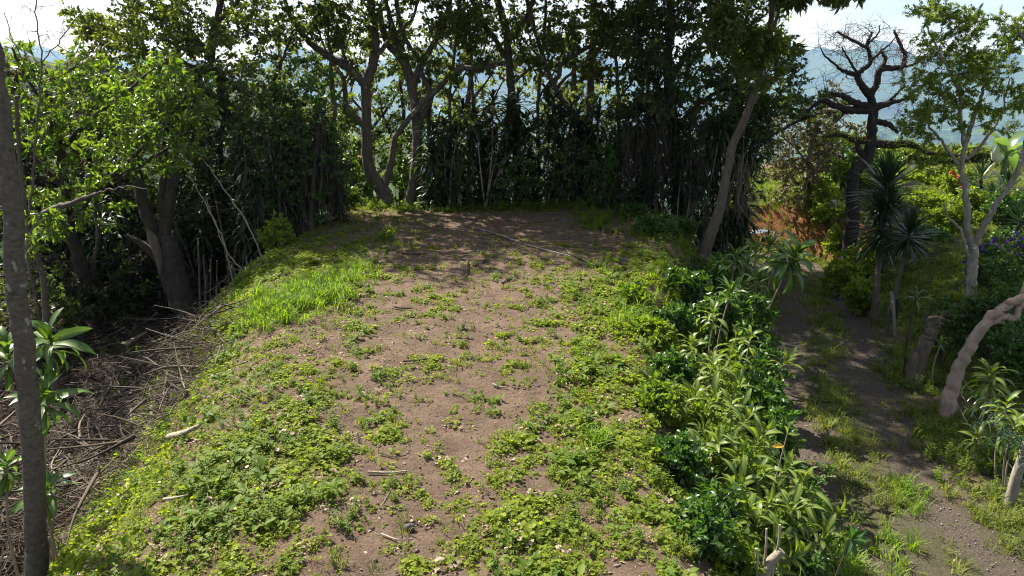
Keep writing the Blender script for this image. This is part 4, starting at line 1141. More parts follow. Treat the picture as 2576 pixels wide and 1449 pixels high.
# fence stakes
for k, (a, b_, w, mt, lab) in enumerate([((2252, 842), (2242, 735), 9, 'bark_grey', 'pale thin fence stake under the yuccas'), ((2252, 815), (2258, 752), 9, 'charred', 'short dark stake right beside the pale stake'),
                                         ((2098, 556), (2096, 504), 15, 'bark_grey', 'grey weathered fence post left of the mossy tree'), ((2282, 400), (2282, 452), 0, 'wire', '')]):
    if not lab: continue
    d = hit(*a)[1]; P = px_path([a, ((a[0] + b_[0]) / 2 + 1.5, (a[1] + b_[1]) / 2), b_], d); P[0][2] = h(P[0][0], P[0][1]) - .1
    mb = MB(); tube(mb, spline(P, 5), w / 2 * mpp(d), 7, .2)
    tag(obj('fence_stake', mb.mesh('fence_stake', M[mt], P[0]), None, P[0]), lab, 'stake', 'fence stakes beside the track')

# dull grey-brown tree, grey stems, green tree, behind the bend
make_tree('grey_tree', 'sparse brownish tree with grey trunk behind the bend of the track',
          [([(2026, 545), (2030, 480), (2034, 420), (2040, 350), (2030, 290)], 17, 9), ([(2034, 420), (2000, 370), (1960, 340)], 8, 3), ([(2038, 370), (2090, 330), (2150, 310)], 8, 3), ([(2036, 390), (2090, 370), (2130, 350)], 6, 3)],
          [(2000, 370, 90, 90, 28.5, 1.5, 60, .42), (2080, 330, 90, 60, 28.5, 1.5, 44, .4), (1990, 460, 60, 50, 28, 1, 24, .38), (2100, 250, 40, 40, 28.5, 1, 6, .35)], ('diamond', .12, .07), 'bark_grey', 'dull', seed=86, depth=28.6, nleaf=12, twig='twig', up=.3)
make_tree('leaning_sapling', 'dark leaning sapling right of the grey-trunked tree on the ochre bank', [([(2044, 545), (2043, 500), (2050, 440), (2060, 400)], 15, 8)], [(2060, 420, 30, 25, 28.4, .5, 5, .3)], ('diamond', .12, .07), 'bark', 'dull', seed=87, depth=28)
make_tree('round_tree', 'bright green rounded small tree behind the mossy trunk',
          [([(2120, 540), (2118, 470), (2122, 420), (2115, 370)], 13, 6), ([(2120, 440), (2160, 400), (2190, 370)], 7, 3), ([(2120, 430), (2085, 400), (2065, 370)], 7, 3)],
          [(2115, 375, 75, 45, 31, 1.2, 44, .4), (2090, 430, 70, 40, 30.5, 1, 28, .38), (2200, 400, 60, 45, 31, 1, 26, .38), (2150, 440, 60, 40, 30.6, 1, 20, .36)], ('oval', .15, .09), 'bark', 'bush', seed=88, depth=31)


def shrub_px(label, px, py, wpx, hpx, depth, n, leaf, mat, seed, cat='shrub', name='shrub', group=None, cr=.24, **kw):
    """shrub whose middle shows at (px, py); wpx, hpx its half width and full height in pixels"""
    p = at(px, py, depth); z = h(p[0], p[1])
    top = at(px, py - hpx / 2, depth)[2]
    hz = max(.35, top - z)
    return make_shrub(name, label, (p[0], p[1], z), (wpx * mpp(depth), max(.3, wpx * mpp(depth) * .7), hz), n, leaf, mat, group, cat, seed, cr=cr, **kw)


G_S = 'shrubs on the slope beyond the track'
ov = ('oval', .13, .075)
for k, (px, py, w, hh, d, n, mat, lab) in enumerate([
        (2300, 455, 55, 60, 33, 46, 'shrub', 'yellow-green shrub under the white flag'), (2370, 470, 55, 70, 32, 46, 'shrub', 'light green shrub left of the red-flowered one'),
        (2330, 530, 60, 80, 27, 50, 'shrub', 'wide light green shrub at mid slope right of the big yucca'), (2395, 560, 60, 90, 24, 52, 'shrub', 'olive shrub left of the V-forked trunk'),
        (2470, 520, 60, 90, 26, 50, 'shrub', 'olive shrub seen through the V of the forked trunk'), (2320, 620, 55, 50, 23, 30, 'shrub_glossy', 'low dark green shrub on the grassy slope'),
        (2090, 530, 40, 40, 26.5, 28, 'shrub', 'low bright shrub on top of the ochre bank'), (2065, 480, 40, 50, 28, 30, 'shrub', 'yellowish shrub between the grey stems and the round tree'),
        (2200, 480, 60, 70, 30, 46, 'shrub', 'green shrub right of the mossy trunk'), (2255, 520, 40, 60, 28, 30, 'shrub_glossy', 'dark shrub behind the top of the big yucca'),
        (2540, 540, 60, 110, 24, 60, 'shrub_glossy', 'dark shrub at the right edge under the far yuccas'), (2560, 430, 60, 60, 36, 40, 'shrub_glossy', 'dark shrub below the banana plant'),
        (2110, 590, 30, 30, 25.4, 20, 'shrub', 'small shrub at the foot of the mossy tree'), (2170, 640, 50, 50, 23.5, 34, 'shrub', 'bushy green growth below the mossy trunk'),
        (2120, 690, 45, 60, 21.5, 34, 'shrub', 'bushy green growth on the right bank of the track'), (2170, 740, 40, 60, 19.6, 30, 'shrub', 'weedy growth at the foot of the big yucca')]):
    shrub_px(lab, px, py, w, hh, d, n, ov, mat, 400 + k, group=G_S, cr=.27 if d < 28 else .33)


for k, (px, w) in enumerate([(2240, 50), (2320, 55), (2400, 55), (2470, 60), (2545, 60)]):
    shrub_px('dark bushy skyline shrub on the far slope, %s from the left' % ORD[k], px, 400, w, 46, 38.5, 44, ('oval', .2, .12), 'canopy', 560 + k, group='skyline shrubs on the far slope', cr=.5)


def flower_part(parent, base, pts, mat, name, size, seed, npet=9):
    r = np.random.default_rng(seed)
    for p in pts:
        b = MB(); P = np.repeat(np.asarray(p)[None], npet, 0) + r.normal(size=(npet, 3)) * size * .4
        leaves(b, P, rdir(npet, r), rdir(npet, r), size, size * .8, 'round', r.random(npet))
        obj(name, b.mesh(name, M[mat], base), parent, kind='stuff')


pb = shrub_px('flowering bush with violet blossoms at the right edge', 2525, 660, 85, 120, 17.5, 70, ('oval', .11, .05), 'shrub_glossy', 430, cat='flowering bush', name='purple_flower_bush', cr=.25)
r = np.random.default_rng(431)
flower_part(pb, np.array(pb.location), [at(x, y, 17.2) for x, y in [(2436, 640), (2445, 655), (2430, 660), (2470, 620), (2490, 612), (2500, 606), (2478, 632), (2510, 618), (2530, 612), (2545, 600), (2556, 590), (2560, 610), (2568, 600), (2538, 632), (2550, 620), (2572, 618), (2518, 645), (2560, 640), (2500, 600), (2540, 605)]],
            'petal_purple', 'blossom', .06, 431)
rf = shrub_px('shrub with red bracts on the slope left of the far yucca', 2415, 455, 45, 60, 30, 36, ov, 'shrub', 432, cat='flowering shrub', name='red_flower_shrub', cr=.3)
flower_part(rf, np.array(rf.location), [at(x, y, 29.3) for x, y in [(2392, 436), (2398, 433), (2404, 438), (2418, 450), (2412, 446), (2423, 458), (2420, 470)]], 'petal_red', 'bract', .10, 433)
shrub_px('glossy dark-leaved shrub at the foot of the V-forked tree', 2500, 790, 70, 130, 15.2, 64, ('oval', .12, .055), 'shrub_glossy', 434, cr=.24)
shrub_px('sparse glossy shrub left of the V-forked trunk', 2395, 755, 40, 70, 15.6, 18, ('oval', .12, .06), 'shrub_glossy', 435, cr=.24)
shrub_px('dark shrub behind the pink-barked trunk at the right edge', 2545, 900, 60, 140, 13.8, 50, ('oval', .12, .06), 'shrub_glossy', 436, cr=.24)


# yuccas: every sword leaf an object
def yucca(label, base, heads, nleaf, scale, seed, trunk_r=.07, group='yuccas beyond the track', mat='bark'):
    r = np.random.default_rng(seed); base = np.asarray(base, float)
    t = thing('yucca', label, 'yucca', base, group)
    for (q, ln) in heads:
        q = np.asarray(q, float) - base
        P = spline([(0, 0, -.1), q * .5 + np.array([q[0] * .15, 0, 0]), q], 6)
        b = MB(); tube(b, P, np.linspace(trunk_r * 1.2, trunk_r * .8, len(P)), 7, .2, r=r); tk = obj('trunk', b.mesh('trunk', M[mat]), t)
        q0 = tilt_to(norm(P[-1] - P[-3]) * .6 + np.array([0, 0, .4]))
        for k in range(nleaf):
            u = (k + r.random()) / nleaf
            me = YM[min(len(YM) - 1, int(u * len(YM)))]
            rot = q0 @ Euler((r.normal() * .08, r.normal() * .08, k * 2.4 + r.normal() * .2)).to_quaternion()
            obj('leaf', me, tk, Vector(tuple(P[-1])) + q0 @ Vector((0, 0, ln * (1 - 2 * u))), rot.to_euler(), scale * (.85 + .3 * r.random()))
    return t


b = at(2208, 745, 18.6); b[2] = h(b[0], b[1])
yucca('big dark yucca with a tall double head beside the track', b, [(at(2222, 560, 18.6), .42), (at(2228, 480, 18.8), .35)], 230, 1.2, 440, .09)
b = at(2240, 760, 17.8); b[2] = h(b[0], b[1])
yucca('smaller yucca on a thin curved stem, right of the big one', b, [(at(2285, 592, 17.6), .18)], 190, .92, 441, .05)
for k, (px, py, d, sc, lab) in enumerate([(2468, 452, 27, 1.0, 'round yucca head between the V stems, far slope'), (2535, 480, 25.5, 1.1, 'far yucca right of the V-forked trunk at the edge'), (2495, 500, 26, .8, 'small low yucca between the two far yuccas'),
                                          (2565, 560, 23, 1.0, 'lower dark yucca at the right edge above the violet bush')]):
    b = at(px, py + 60, d); b[2] = h(b[0], b[1])
    yucca(lab, b, [(at(px, py, d), .2)], 90, sc, 442 + k, .08)

# banana plant
r = np.random.default_rng(450)
bb = at(2515, 470, 31); bb[2] = h(bb[0], bb[1])
ban = thing('banana_plant', 'pale banana plant with a rolled upright leaf on the far right skyline', 'banana plant', bb)
mb = MB(); tube(mb, np.array([[0, 0, -.1], [.03, 0, .8], [0, 0, 1.5]]), [.14, .12, .09], 9, .06); obj('stem', mb.mesh('stem', M['banana']), ban)
for k in range(9):
    V, F, U = strap(1.7 + .5 * r.random(), .5, rad_(70 - 6 * k + r.normal() * 6), rad_(70 + 40 * r.random()), 9, .2, .15, r, .12)
    mb = MB(); mb.add(V, F, r.random(), U); obj('leaf', mb.mesh('leaf', M['banana']), ban, (0, 0, 1.35), (0, 0, k * 2.4 + .4))
mb = MB(); q = at(2508, 362, 30.8) - bb
tube(mb, spline([(-.15, -.1, 1.3), (q[0] * .6 - .15, -.12, q[2] * .7), tuple(q)], 6), np.interp(np.linspace(0, 1, 13), [0, .3, .8, 1], [.06, .17, .13, .02]), 8, .2)
tag(obj('rolled_leaf', mb.mesh('rolled_leaf', M['pale_dry']), ban), 'pale rolled upright leaf')

# white flag on a thin pole, far slope
fb = at(2281, 462, 33.5); fb[2] = h(fb[0], fb[1])
fl = thing('flag', 'small white cloth flag on a thin pole on the far slope', 'flag', fb)
ft_ = at(2281, 396, 33.5) - fb
mb = MB(); tube(mb, np.array([[0, 0, -.1], ft_ * .5, ft_]), .018, 6); obj('pole', mb.mesh('pole', M['wire']), fl)
mb = MB(); gu, gv = np.meshgrid(np.linspace(0, 1, 7), np.linspace(0, 1, 6))
V = np.stack([.02 + .26 * gu * (1 - .3 * gv), .05 * np.sin(gu * 6 + gv * 2), ft_[2] - .06 - .62 * gv - .16 * gu], -1).reshape(-1, 3)
i = (np.arange(5)[:, None] * 7 + np.arange(6)[None]).ravel(); mb.add(V, np.stack([i, i + 1, i + 8, i + 7], -1)); obj('cloth', mb.mesh('cloth', M['white_cloth']), fl)

# corrugated sheet lying at the bend
sb = at(1922, 585, 25.8)
gu, gv = np.meshgrid(np.linspace(-.55, .55, 45), np.linspace(-.5, .5, 8))
V = np.stack([gu, gv, .22 - .35 * gu ** 2 + .018 * np.sin(gu * 55) - .1 * gv], -1).reshape(-1, 3)
i = (np.arange(7)[:, None] * 45 + np.arange(44)[None]).ravel(); mb = MB(); mb.add(V, np.stack([i, i + 1, i + 46, i + 45], -1)); mb.add(V - [0, 0, .004], np.stack([i, i + 45, i + 46, i + 1], -1))
tag(obj('metal_sheet', mb.mesh('metal_sheet', M['sheet_metal']), None, (sb[0], sb[1], max(sb[2] - .15, h(sb[0], sb[1])))), 'bent grey corrugated metal sheet in the shade at the track bend', 'metal sheet')

# dry vine curtain hanging beside the leaning trunk
mb = MB(); vb = at(1868, 400, 21.6); r = np.random.default_rng(455)
for k in range(46):
    p = vb + np.array([r.normal() * .16, r.normal() * .2, r.random() * .5 - .3]); P = [p]
    for q in range(5): P.append(P[-1] + np.array([r.normal() * .09, r.normal() * .09, -.22 - .22 * r.random()]))
    tube(mb, spline(P, 3), .006 + .008 * (r.random() < .15), 3, v=.4 + .5 * r.random(), cap=False)
tube(mb, px_path([(1930, 60, 20.6), (1905, 200, 21.2), (1872, 330, 21.6), (1868, 410, 21.6)], 21), .012, 4, cap=False)
tag(obj('dry_vines', mb.mesh('dry_vines', M['twig'], vb), None, vb, kind='thing'), 'bundle of pale dry vines dangling right of the leaning trunk', 'vines')
for k, (px, d, px2) in enumerate([(815, 22.3, 0), (765, 21.5, 0), (1660, 24.2, 0), (1760, 24.0, 0), (1590, 24.6, 0)]):
    mb = MB(); vb = at(px, 300, d)
    for q in range(70):
        p = vb + np.array([r.normal() * .3, r.normal() * .3, r.normal() * .5]); P = [p]
        for s in range(6): P.append(P[-1] + np.array([r.normal() * .08, r.normal() * .08, -.25 - .35 * r.random()]))
        tube(mb, spline(P, 2), .006, 3, v=.5 * r.random(), cap=False)
    tag(obj('hanging_vines', mb.mesh('hanging_vines', M['twig_dark'], vb), None, vb, kind='thing'),
        ['dark hanging vines right end of the left crest', 'dark hanging vines over the left crest dracaenas', 'dark hanging vines under the dense tree, middle one of three', 'dark hanging vines left of the leaning trunk', 'dark hanging vines at the right end of the thicket'][k], 'vines', 'dark hanging vines')

# right edge dracaenas used as living fence posts, fence wires, log and grey trunk
fixed_heads('dracaena', 'yellow-green dracaena on two thin canes near the pink-barked trunk', (2470, 1145, 11.2), [(2492, 952, 11.1), (2488, 985, 11.4)], BMy, 26, 460, .95)
fixed_heads('dracaena', 'low dracaena head at the foot of the two-caned one', (2466, 1165, 10.9), [(2458, 1104, 10.8)], BMy, 18, 461, .75)
fixed_heads('dracaena', 'thin-caned dracaena near the right edge with drooping yellowish head', (2505, 1205, 10.4), [(2530, 1028, 10.3)], BMy, 18, 462, .85, cane_r=.013)
fixed_heads('dracaena', 'bright yellow-green dracaena at the right edge above the grey trunk foot', (2528, 1232, 10.0), [(2549, 1078, 9.9), (2566, 1095, 10.0)], BMy, 20, 463, .9, cane_r=.013)
fixed_heads('dracaena', 'small bright dracaena on a dark thin cane left of the cut stump', (2284, 900, 15.2), [(2305, 748, 15.1)], DMg, 16, 464, .7, cane_mat='bark_dark')
fixed_heads('dracaena', 'small dracaena sprouting low right of the cut stump', (2350, 960, 14.2), [(2366, 865, 14.0)], DM, 12, 465, .6)
b = at(2585, 1040, 9.6); b[2] = h(b[0], b[1])
pf = thing('palm', 'palm fronds reaching in at the right edge', 'palm', b)
for k in range(6):
    mb = MB(); V, F, U = strap(.9, .012, rad_(60 - 8 * k), rad_(70), 8); mid = V[1::3]
    mb.add(V, F, .5, U)
    for s in range(2, 9):
        for sd in (-1, 1):
            leaves(mb, [mid[s]] * 3, [[.5, sd * 1.0, -.1 - .05 * s + .06 * q] for q in range(3)], [[0, 0, 1]] * 3, .34 - .02 * s, .02, 'blade')
    obj('frond', mb.mesh('frond', M['yucca']), pf, (0, 0, 1.15), (0, 0, 2.2 + k * .5))
P = px_path([(2545, 1245), (2556, 1200), (2572, 1150), (2600, 1060), (2630, 960), (2650, 800), (2700, 600)], 9.6); P[0][2] = h(P[0][0], P[0][1]) - .05
mb = MB(); tube(mb, spline(P, 5), np.linspace(.085, .03, 31), 9, .05)
tag(obj('pale_tree', mb.mesh('pale_tree', M['bark_grey'], P[0]), None, P[0]), 'pale grey leaning trunk cut by the right edge', 'tree')
wires = []
for k, (a, b_) in enumerate([((2398, 955, 12.55), (2610, 1250, 9.3)), ((2392, 985, 12.55), (2610, 1320, 9.3)), ((2407, 925, 12.55), (2610, 1180, 9.3))]):
    A0, B0 = at(*a), at(*b_); t = np.linspace(0, 1, 40)[:, None]; P = A0 * (1 - t) + B0 * t; P[:, 2] -= .12 * 4 * (t * (1 - t))[:, 0]
    mb = MB(); tube(mb, P, .0035, 4)
    for q in range(2, 38, 2):
        d = rdir(2, r) * .022; prisms(mb, P[q] - d, P[q] + d, .0025, .0015)
    tag(obj('barbed_wire', mb.mesh('barbed_wire', M['wire'], A0), None, A0), ['middle strand of barbed wire running right from the pink-barked trunk', 'lowest strand of barbed wire running right from the pink-barked trunk', 'top strand of barbed wire running right from the pink-barked trunk'][k], 'wire', 'barbed wire strands')

# ------------------------------------------------------------------ hedge on the right bank of the mound
heads = [(1795, 800, 11.6), (1885, 862, 11.0), (1835, 905, 10.6), (1790, 930, 9.9), (1740, 885, 10.6), (1850, 985, 9.6), (1788, 1015, 9.0), (1735, 1010, 9.2), (1830, 1040, 8.7), (1760, 1085, 8.3), (1868, 1070, 8.3), (1800, 1130, 7.8),
         (1855, 1150, 7.6), (1740, 1160, 7.7), (1900, 1125, 8.0), (1905, 1205, 7.3), (1965, 1190, 7.4), (1850, 1235, 7.0), (1930, 1275, 6.8), (1990, 1290, 6.8), (1945, 1365, 6.2), (2015, 1235, 7.2), (1880, 1300, 6.5)]
heads.sort(key=lambda q: -q[2])
r = np.random.default_rng(470)
for k, hd in enumerate(heads):
    top = at(*hd); fx = top[0] - .1 + .1 * r.normal(); fy = top[1] + .05
    base = np.array([fx, fy, h(fx, fy)]); q = top - base
    canes = [(q[0], q[1], max(.35, q[2]), .1)]
    for e in range(2):
        canes.append((q[0] + r.normal() * .22, q[1] + r.normal() * .2, max(.3, q[2] * (.55 + .3 * r.random())), .1))
    dracaena('dracaena', 'striped dracaena in the hedge beside the track, %s from its far end' % ORD[k], base, canes, DM, 17, 'striped dracaenas of the hedge', seed=471 + k, scale=.8 + .25 * r.random())
fixed_heads('dracaena', 'leaning dracaena with a big pale drooping head in front of the track bend', (1885, 815, 14.2), [(1992, 655, 13.6)], BMg, 44, 500, 1.22, cane_r=.02)
for k, (ft, hs, lab) in enumerate([((1868, 790, 15.0), [(1908, 712, 14.8), (1865, 735, 15.0)], 'dark dracaena pair left of the leaning one'), ((1842, 735, 16.5), [(1850, 655, 16.4), (1880, 660, 16.6)], 'shaded dracaena at the foot of the leaning trunk'),
                                   ((1925, 690, 18.5), [(1935, 625, 18.4), (1960, 640, 18.2), (1900, 640, 18.6)], 'shaded dracaena clump left of the pale drooping head'), ((1812, 820, 13.5), [(1835, 745, 13.4)], 'single dark dracaena head below the leaning trunk foot')]):
    fixed_heads('dracaena', lab, ft, hs, DMg, 24, 510 + k, 1.0)

G_H = 'leafy shrubs of the hedge'
for k, (px, py, w, hh, d, n, leaf, mat, lab) in enumerate([
        (1655, 590, 60, 40, 20.5, 26, ov, 'shrub_glossy', 'shaded low shrub at the far right corner of the mound top'), (1700, 570, 50, 40, 21.5, 26, ov, 'shrub_glossy', 'leafy shrub just left of the leaning trunk foot'),
        (1590, 560, 40, 24, 23.4, 14, ov, 'shrub_glossy', 'small dark shrub at the far right end of the mound'), (1490, 515, 50, 40, 25.3, 16, ov, 'shrub_glossy', 'small dark shrub under the right end of the thicket'),
        (1780, 680, 60, 60, 18.5, 40, ov, 'shrub_glossy', 'dark shrub on the bank below the leaning trunk'), (1720, 730, 55, 70, 15.8, 40, ov, 'shrub_glossy', 'dark shrub at the top of the right bank, mid-way'),
        (1810, 760, 55, 60, 14.4, 36, ov, 'shrub_glossy', 'dark shrub behind the far end of the hedge'), (1690, 800, 50, 70, 12.8, 40, ('oval', .10, .055), 'shrub_glossy', 'glossy shrub at the far end of the hedge'),
        (1640, 860, 45, 60, 11.8, 36, ('oval', .09, .05), 'weed_dark', 'leafy light shrub left of the far hedge end'), (1690, 940, 50, 80, 10.4, 44, ('oval', .09, .05), 'shrub_glossy', 'glossy shrub on the mound side of the hedge, far one'),
        (1900, 950, 45, 90, 10.6, 40, ('oval', .10, .055), 'shrub_glossy', 'glossy shrub on the track side of the hedge, far one'), (1650, 1060, 55, 90, 8.9, 46, ('oval', .085, .048), 'weed_dark', 'leafy weed shrub on the mound side of the hedge, middle one'),
        (1700, 1190, 60, 90, 7.5, 46, ('oval', .085, .048), 'shrub_glossy', 'glossy shrub on the mound side of the hedge, near one'), (1800, 1290, 60, 90, 6.7, 46, ('oval', .085, .046), 'shrub_glossy', 'glossy shrub in the near part of the hedge'),
        (1760, 1390, 60, 90, 6.0, 44, ('oval', .075, .042), 'shrub_glossy', 'dark glossy shrub at the bottom of the picture left of the cut branch'), (2000, 1375, 55, 80, 6.5, 40, ('oval', .10, .04), 'shrub_glossy', 'narrow-leaved shrub at the near end of the hedge, track side'),
        (2040, 1240, 40, 80, 7.4, 30, ('oval', .09, .035), 'shrub_glossy', 'narrow-leaved shrub on the track side of the hedge, near the yellow leaf'), (1600, 760, 40, 40, 13.6, 22, ('oval', .09, .05), 'weed_dark', 'low leafy patch on the right edge of the mound top'),
        (1835, 960, 34, 60, 10.1, 26, ('oval', .09, .045), 'weed_dark', 'fresh green leafy plant inside the hedge, far part'), (1775, 1050, 34, 60, 8.7, 26, ('oval', .085, .045), 'weed_dark', 'fresh green leafy plant inside the hedge, middle part'),
        (1830, 1110, 34, 60, 8.1, 26, ('oval', .085, .04), 'weed_dark', 'fresh green leafy plant inside the hedge, track side of the middle'), (1880, 1190, 36, 60, 7.4, 26, ('oval', .085, .04), 'weed_dark', 'fresh green leafy plant inside the hedge, near the yellow leaf'),
        (1935, 1320, 40, 60, 6.6, 28, ('oval', .085, .04), 'weed_dark', 'fresh green leafy plant inside the hedge, near end'), (1850, 1400, 40, 60, 6.0, 28, ('oval', .075, .04), 'weed_dark', 'fresh green leafy plant just left of the sawn branch'),
        (1930, 905, 40, 110, 11.4, 44, ('oval', .10, .055), 'shrub_glossy', 'dark shrub down the track side of the bank, far one'), (1940, 1010, 40, 110, 10.0, 44, ('oval', .10, .055), 'shrub_glossy', 'dark shrub down the track side of the bank, second one'),  # this row and next: shrubs added to cast a dark strip on the track
        (1955, 1110, 42, 110, 8.8, 44, ('oval', .09, .05), 'shrub_glossy', 'dark shrub down the track side of the bank, third one'), (1900, 820, 40, 100, 12.8, 40, ov, 'shrub_glossy', 'dark shrub on the bank below the leaning dracaena'),
        (700, 570, 40, 36, 19.6, 24, ov, 'shrub', 'low bright shrub on the left crest'), (970, 605, 16, 22, 19.4, 10, ('oval', .08, .05), 'shrub', 'tiny reddish-tipped shrub on the far mound top')]):
    shrub_px(lab, px, py, w, hh, d, n, leaf, mat, 530 + k, group=G_H if k < 28 else None, cr=.2 if d < 14 else .26)

# stalk with a yellow leaf, sawn branch and dark rosette near the bottom right
b = at(1930, 1190, 7.2); b[2] = h(b[0], b[1]); t = thing('leafy_stalk', 'upright stalk with one yellow leaf among green ones over the hedge', 'stalk', b)
tip = at(1988, 1062, 7.2) - b; mb = MB(); P = spline([(0, 0, -.05), tuple(tip * .55 - np.array([.02, 0, 0])), tuple(tip)], 6); tube(mb, P, np.linspace(.014, .006, len(P)), 6); obj('stem', mb.mesh('stem', M['cane']), t)
for k, (s, d, L, mt, nm) in enumerate([(10, (-1, -.2, .1), .15, 'yellow_leaf', 'yellow leaf'), (11, (-.3, -.3, .9), .14, 'drac_hedge', ''), (11, (.9, -.2, .15), .14, 'drac_hedge', ''), (9, (.8, -.3, -.3), .16, 'drac_hedge', ''), (8, (-.8, .1, .3), .15, 'drac_hedge', ''), (7, (.7, .3, .1), .16, 'drac_hedge', ''), (6, (-.6, -.5, 0), .16, 'drac_hedge', '')]):
    mb = MB(); leaves(mb, [P[s]], [d], [[.1, -.6, .8]], L, .065, 'oval', .6); o = obj('leaf', mb.mesh('leaf', M[mt], (0, 0, 0)), t)
    if nm: o['label'] = 'yellow spotted leaf'
b = at(1905, 1470, 5.6); b[2] = h(b[0], b[1]); t = thing('sawn_branch', 'sawn-off branch stub with side sprouts at the bottom edge', 'branch', b)
for k, (pts, w0, w1) in enumerate([([(1905, 1480), (1930, 1430), (1966, 1385)], 34, 26), ([(1912, 1470), (1925, 1400), (1928, 1330)], 9, 6), ([(1910, 1470), (1905, 1420), (1902, 1380)], 10, 8), ([(1935, 1425), (1958, 1370), (1962, 1320)], 8, 6)]):
    P = px_path(pts, 5.7); P[0][2] = min(P[0][2], h(P[0][0], P[0][1]) - .03); mb = MB(); S = spline(P, 5); tube(mb, S, np.linspace(w0, w1, len(S)) / 2 * mpp(5.7), 9, .15); obj('limb' if k == 0 else 'side_sprout', mb.mesh('limb', M['cane' if k == 0 else 'dead_wood'], b), t)
b = at(2060, 1420, 6.2); b[2] = h(b[0], b[1]); t = thing('glossy_seedling', 'seedling with a whorl of large dark glossy leaves at the bottom right', 'seedling', b)
tip = at(2140, 1355, 6.2) - b; mb = MB(); P = spline([(0, 0, -.05), tuple(tip * .5 + np.array([0, 0, .05])), tuple(tip)], 5); tube(mb, P, np.linspace(.012, .007, len(P)), 6); obj('stem', mb.mesh('stem', M['twig_dark']), t)
for k, d in enumerate([(.9, -.4, .25), (.5, -.4, .8), (-.2, -.3, .9), (.9, -.5, -.35), (.1, -.6, -.8), (-.5, -.6, -.5), (.5, .6, .3)]):
    mb = MB(); leaves(mb, [P[-1]], [d], [[0, -.6, .8]], .20, .075, 'oval', .2); obj('leaf', mb.mesh('leaf', M['shrub_glossy']), t)

# ------------------------------------------------------------------ sticks, logs and the brush pile
def stick(label, pts, wpx, mat, name='stick', cat='stick', lift=.02, group=None, w1=None, sides=7, lump=.2):
    G = []
    for (px, py) in pts:
        p = hit(px, py); G.append([p[0], p[1], h(p[0], p[1])])
    G = np.array(G); rad = wpx / 2 * mpp(np.hypot(G[:, 1].mean(), 3))
    G[:, 2] += rad * .7 + lift
    S = spline(G, 5) if len(G) > 2 else spline([G[0], G.mean(0) + np.array([0, 0, .015]), G[-1]], 4)
    o0 = S[0].copy(); mb = MB(); tube(mb, S, np.linspace(rad, (w1 or wpx * .6) / 2 * mpp(8) if False else rad * .6, len(S)), sides, lump)
    return tag(obj(name, mb.mesh(name, M[mat], o0), None, o0), label, cat, group)


G_K = 'sticks lying on the mound'
stick('long pale fallen branch across the shaded far end of the mound', [(1189, 574), (1250, 592), (1330, 620), (1434, 648)], 4, 'bark_grey', group=G_K)
stick('curved dark stick at the shade edge on the mound', [(1175, 655), (1178, 680), (1171, 702)], 4.5, 'bark_dark', group=G_K)
stick('thin forked-looking stick at the shade edge, right of the curved one', [(1192, 672), (1212, 662), (1228, 652)], 4, 'bark', group=G_K)
stick('short thick stick pointing away on the bare soil', [(1263, 716), (1276, 706), (1288, 697)], 5, 'bark', group=G_K)
stick('short dark stick beside a green tuft, left of the mound middle', [(993, 778), (1015, 781), (1036, 780)], 5.5, 'bark_dark', group=G_K)
stick('dark bent stick across the middle of the bare soil', [(1015, 914), (1048, 912), (1079, 907)], 6, 'bark_dark', group=G_K)
stick('long pale stick pointing at the camera, lower middle', [(1345, 1261), (1344, 1300), (1338, 1362)], 7.5, 'dead_wood', group=G_K)
stick('thin pale curved stick left of the long pale one', [(1271, 1282), (1280, 1310), (1285, 1345)], 4, 'dead_wood', group=G_K)
stick('short pale stick lying crosswise above the right weed patch', [(1240, 975), (1258, 979), (1275, 978)], 6, 'dead_wood', group=G_K)
stick('grey stick half buried, lower left of the bare soil', [(926, 1194), (980, 1196), (1029, 1190)], 6, 'dead_wood', group=G_K)
stick('thin dark twig bow on the bare soil, lower left', [(954, 1144), (990, 1156), (1022, 1151)], 4, 'bark_dark', group=G_K)
stick('short dark stick at the left edge of the bare soil, upper part', [(1010, 640), (1040, 643), (1075, 640)], 4.5, 'bark_dark', group=G_K)
stick('thin stick at the far right of the mound top', [(1430, 640), (1460, 652), (1490, 668)], 3.5, 'dead_wood', group=G_K)
stick('pale stick in the weeds, lower left slope', [(960, 1350), (1000, 1365), (1040, 1362)], 4.5, 'dead_wood', group=G_K)
stick('pale stick among weeds at the lower right', [(1400, 1150), (1440, 1140), (1500, 1136)], 4, 'dead_wood', group=G_K)
for k, (a, b_) in enumerate([((903, 1116), (898, 1088)), ((958, 1275), (985, 1230))]):
    p = hit(*a); p[2] = h(p[0], p[1]); q = at(b_[0], b_[1], p[1]); mb = MB(); tube(mb, spline([p - [0, 0, .03], (p + q) / 2 + [.01, 0, 0], q], 4), [.012] * 4 + [.01] * 3 + [.007] * 2, 6)
    tag(obj('stubble_stem', mb.mesh('stubble_stem', M['dead_wood'], p), None, p), ['upright cut stem stub on the left of the bare soil', 'slanting cut stem stub among the lower left weeds'][k], 'stem stub')
p = hit(1032, 1338); b = MB(); r = np.random.default_rng(600)
u, v = np.meshgrid(np.linspace(0, math.pi, 9), np.linspace(0, 2 * math.pi, 13)[:-1], indexing='ij')
V = np.stack([np.sin(u) * np.cos(v) * .06, np.sin(u) * np.sin(v) * .05, np.cos(u) * .05], -1) * .85 * (1 + .35 * (r.random((9, 12, 1)) - .5))
i = np.arange(8)[:, None] * 12; j = np.arange(12)[None]; k = (j + 1) % 12
b.add(V.reshape(-1, 3), np.stack([i + j, i + 12 + j, i + 12 + k, i + k], -1).reshape(-1, 4), r.random(108))
tag(obj('crumpled_rag', b.mesh('crumpled_rag', M['rag']), None, (p[0], p[1], h(p[0], p[1]) + .04)), 'small dark crumpled lump on the soil, lower middle', 'debris')

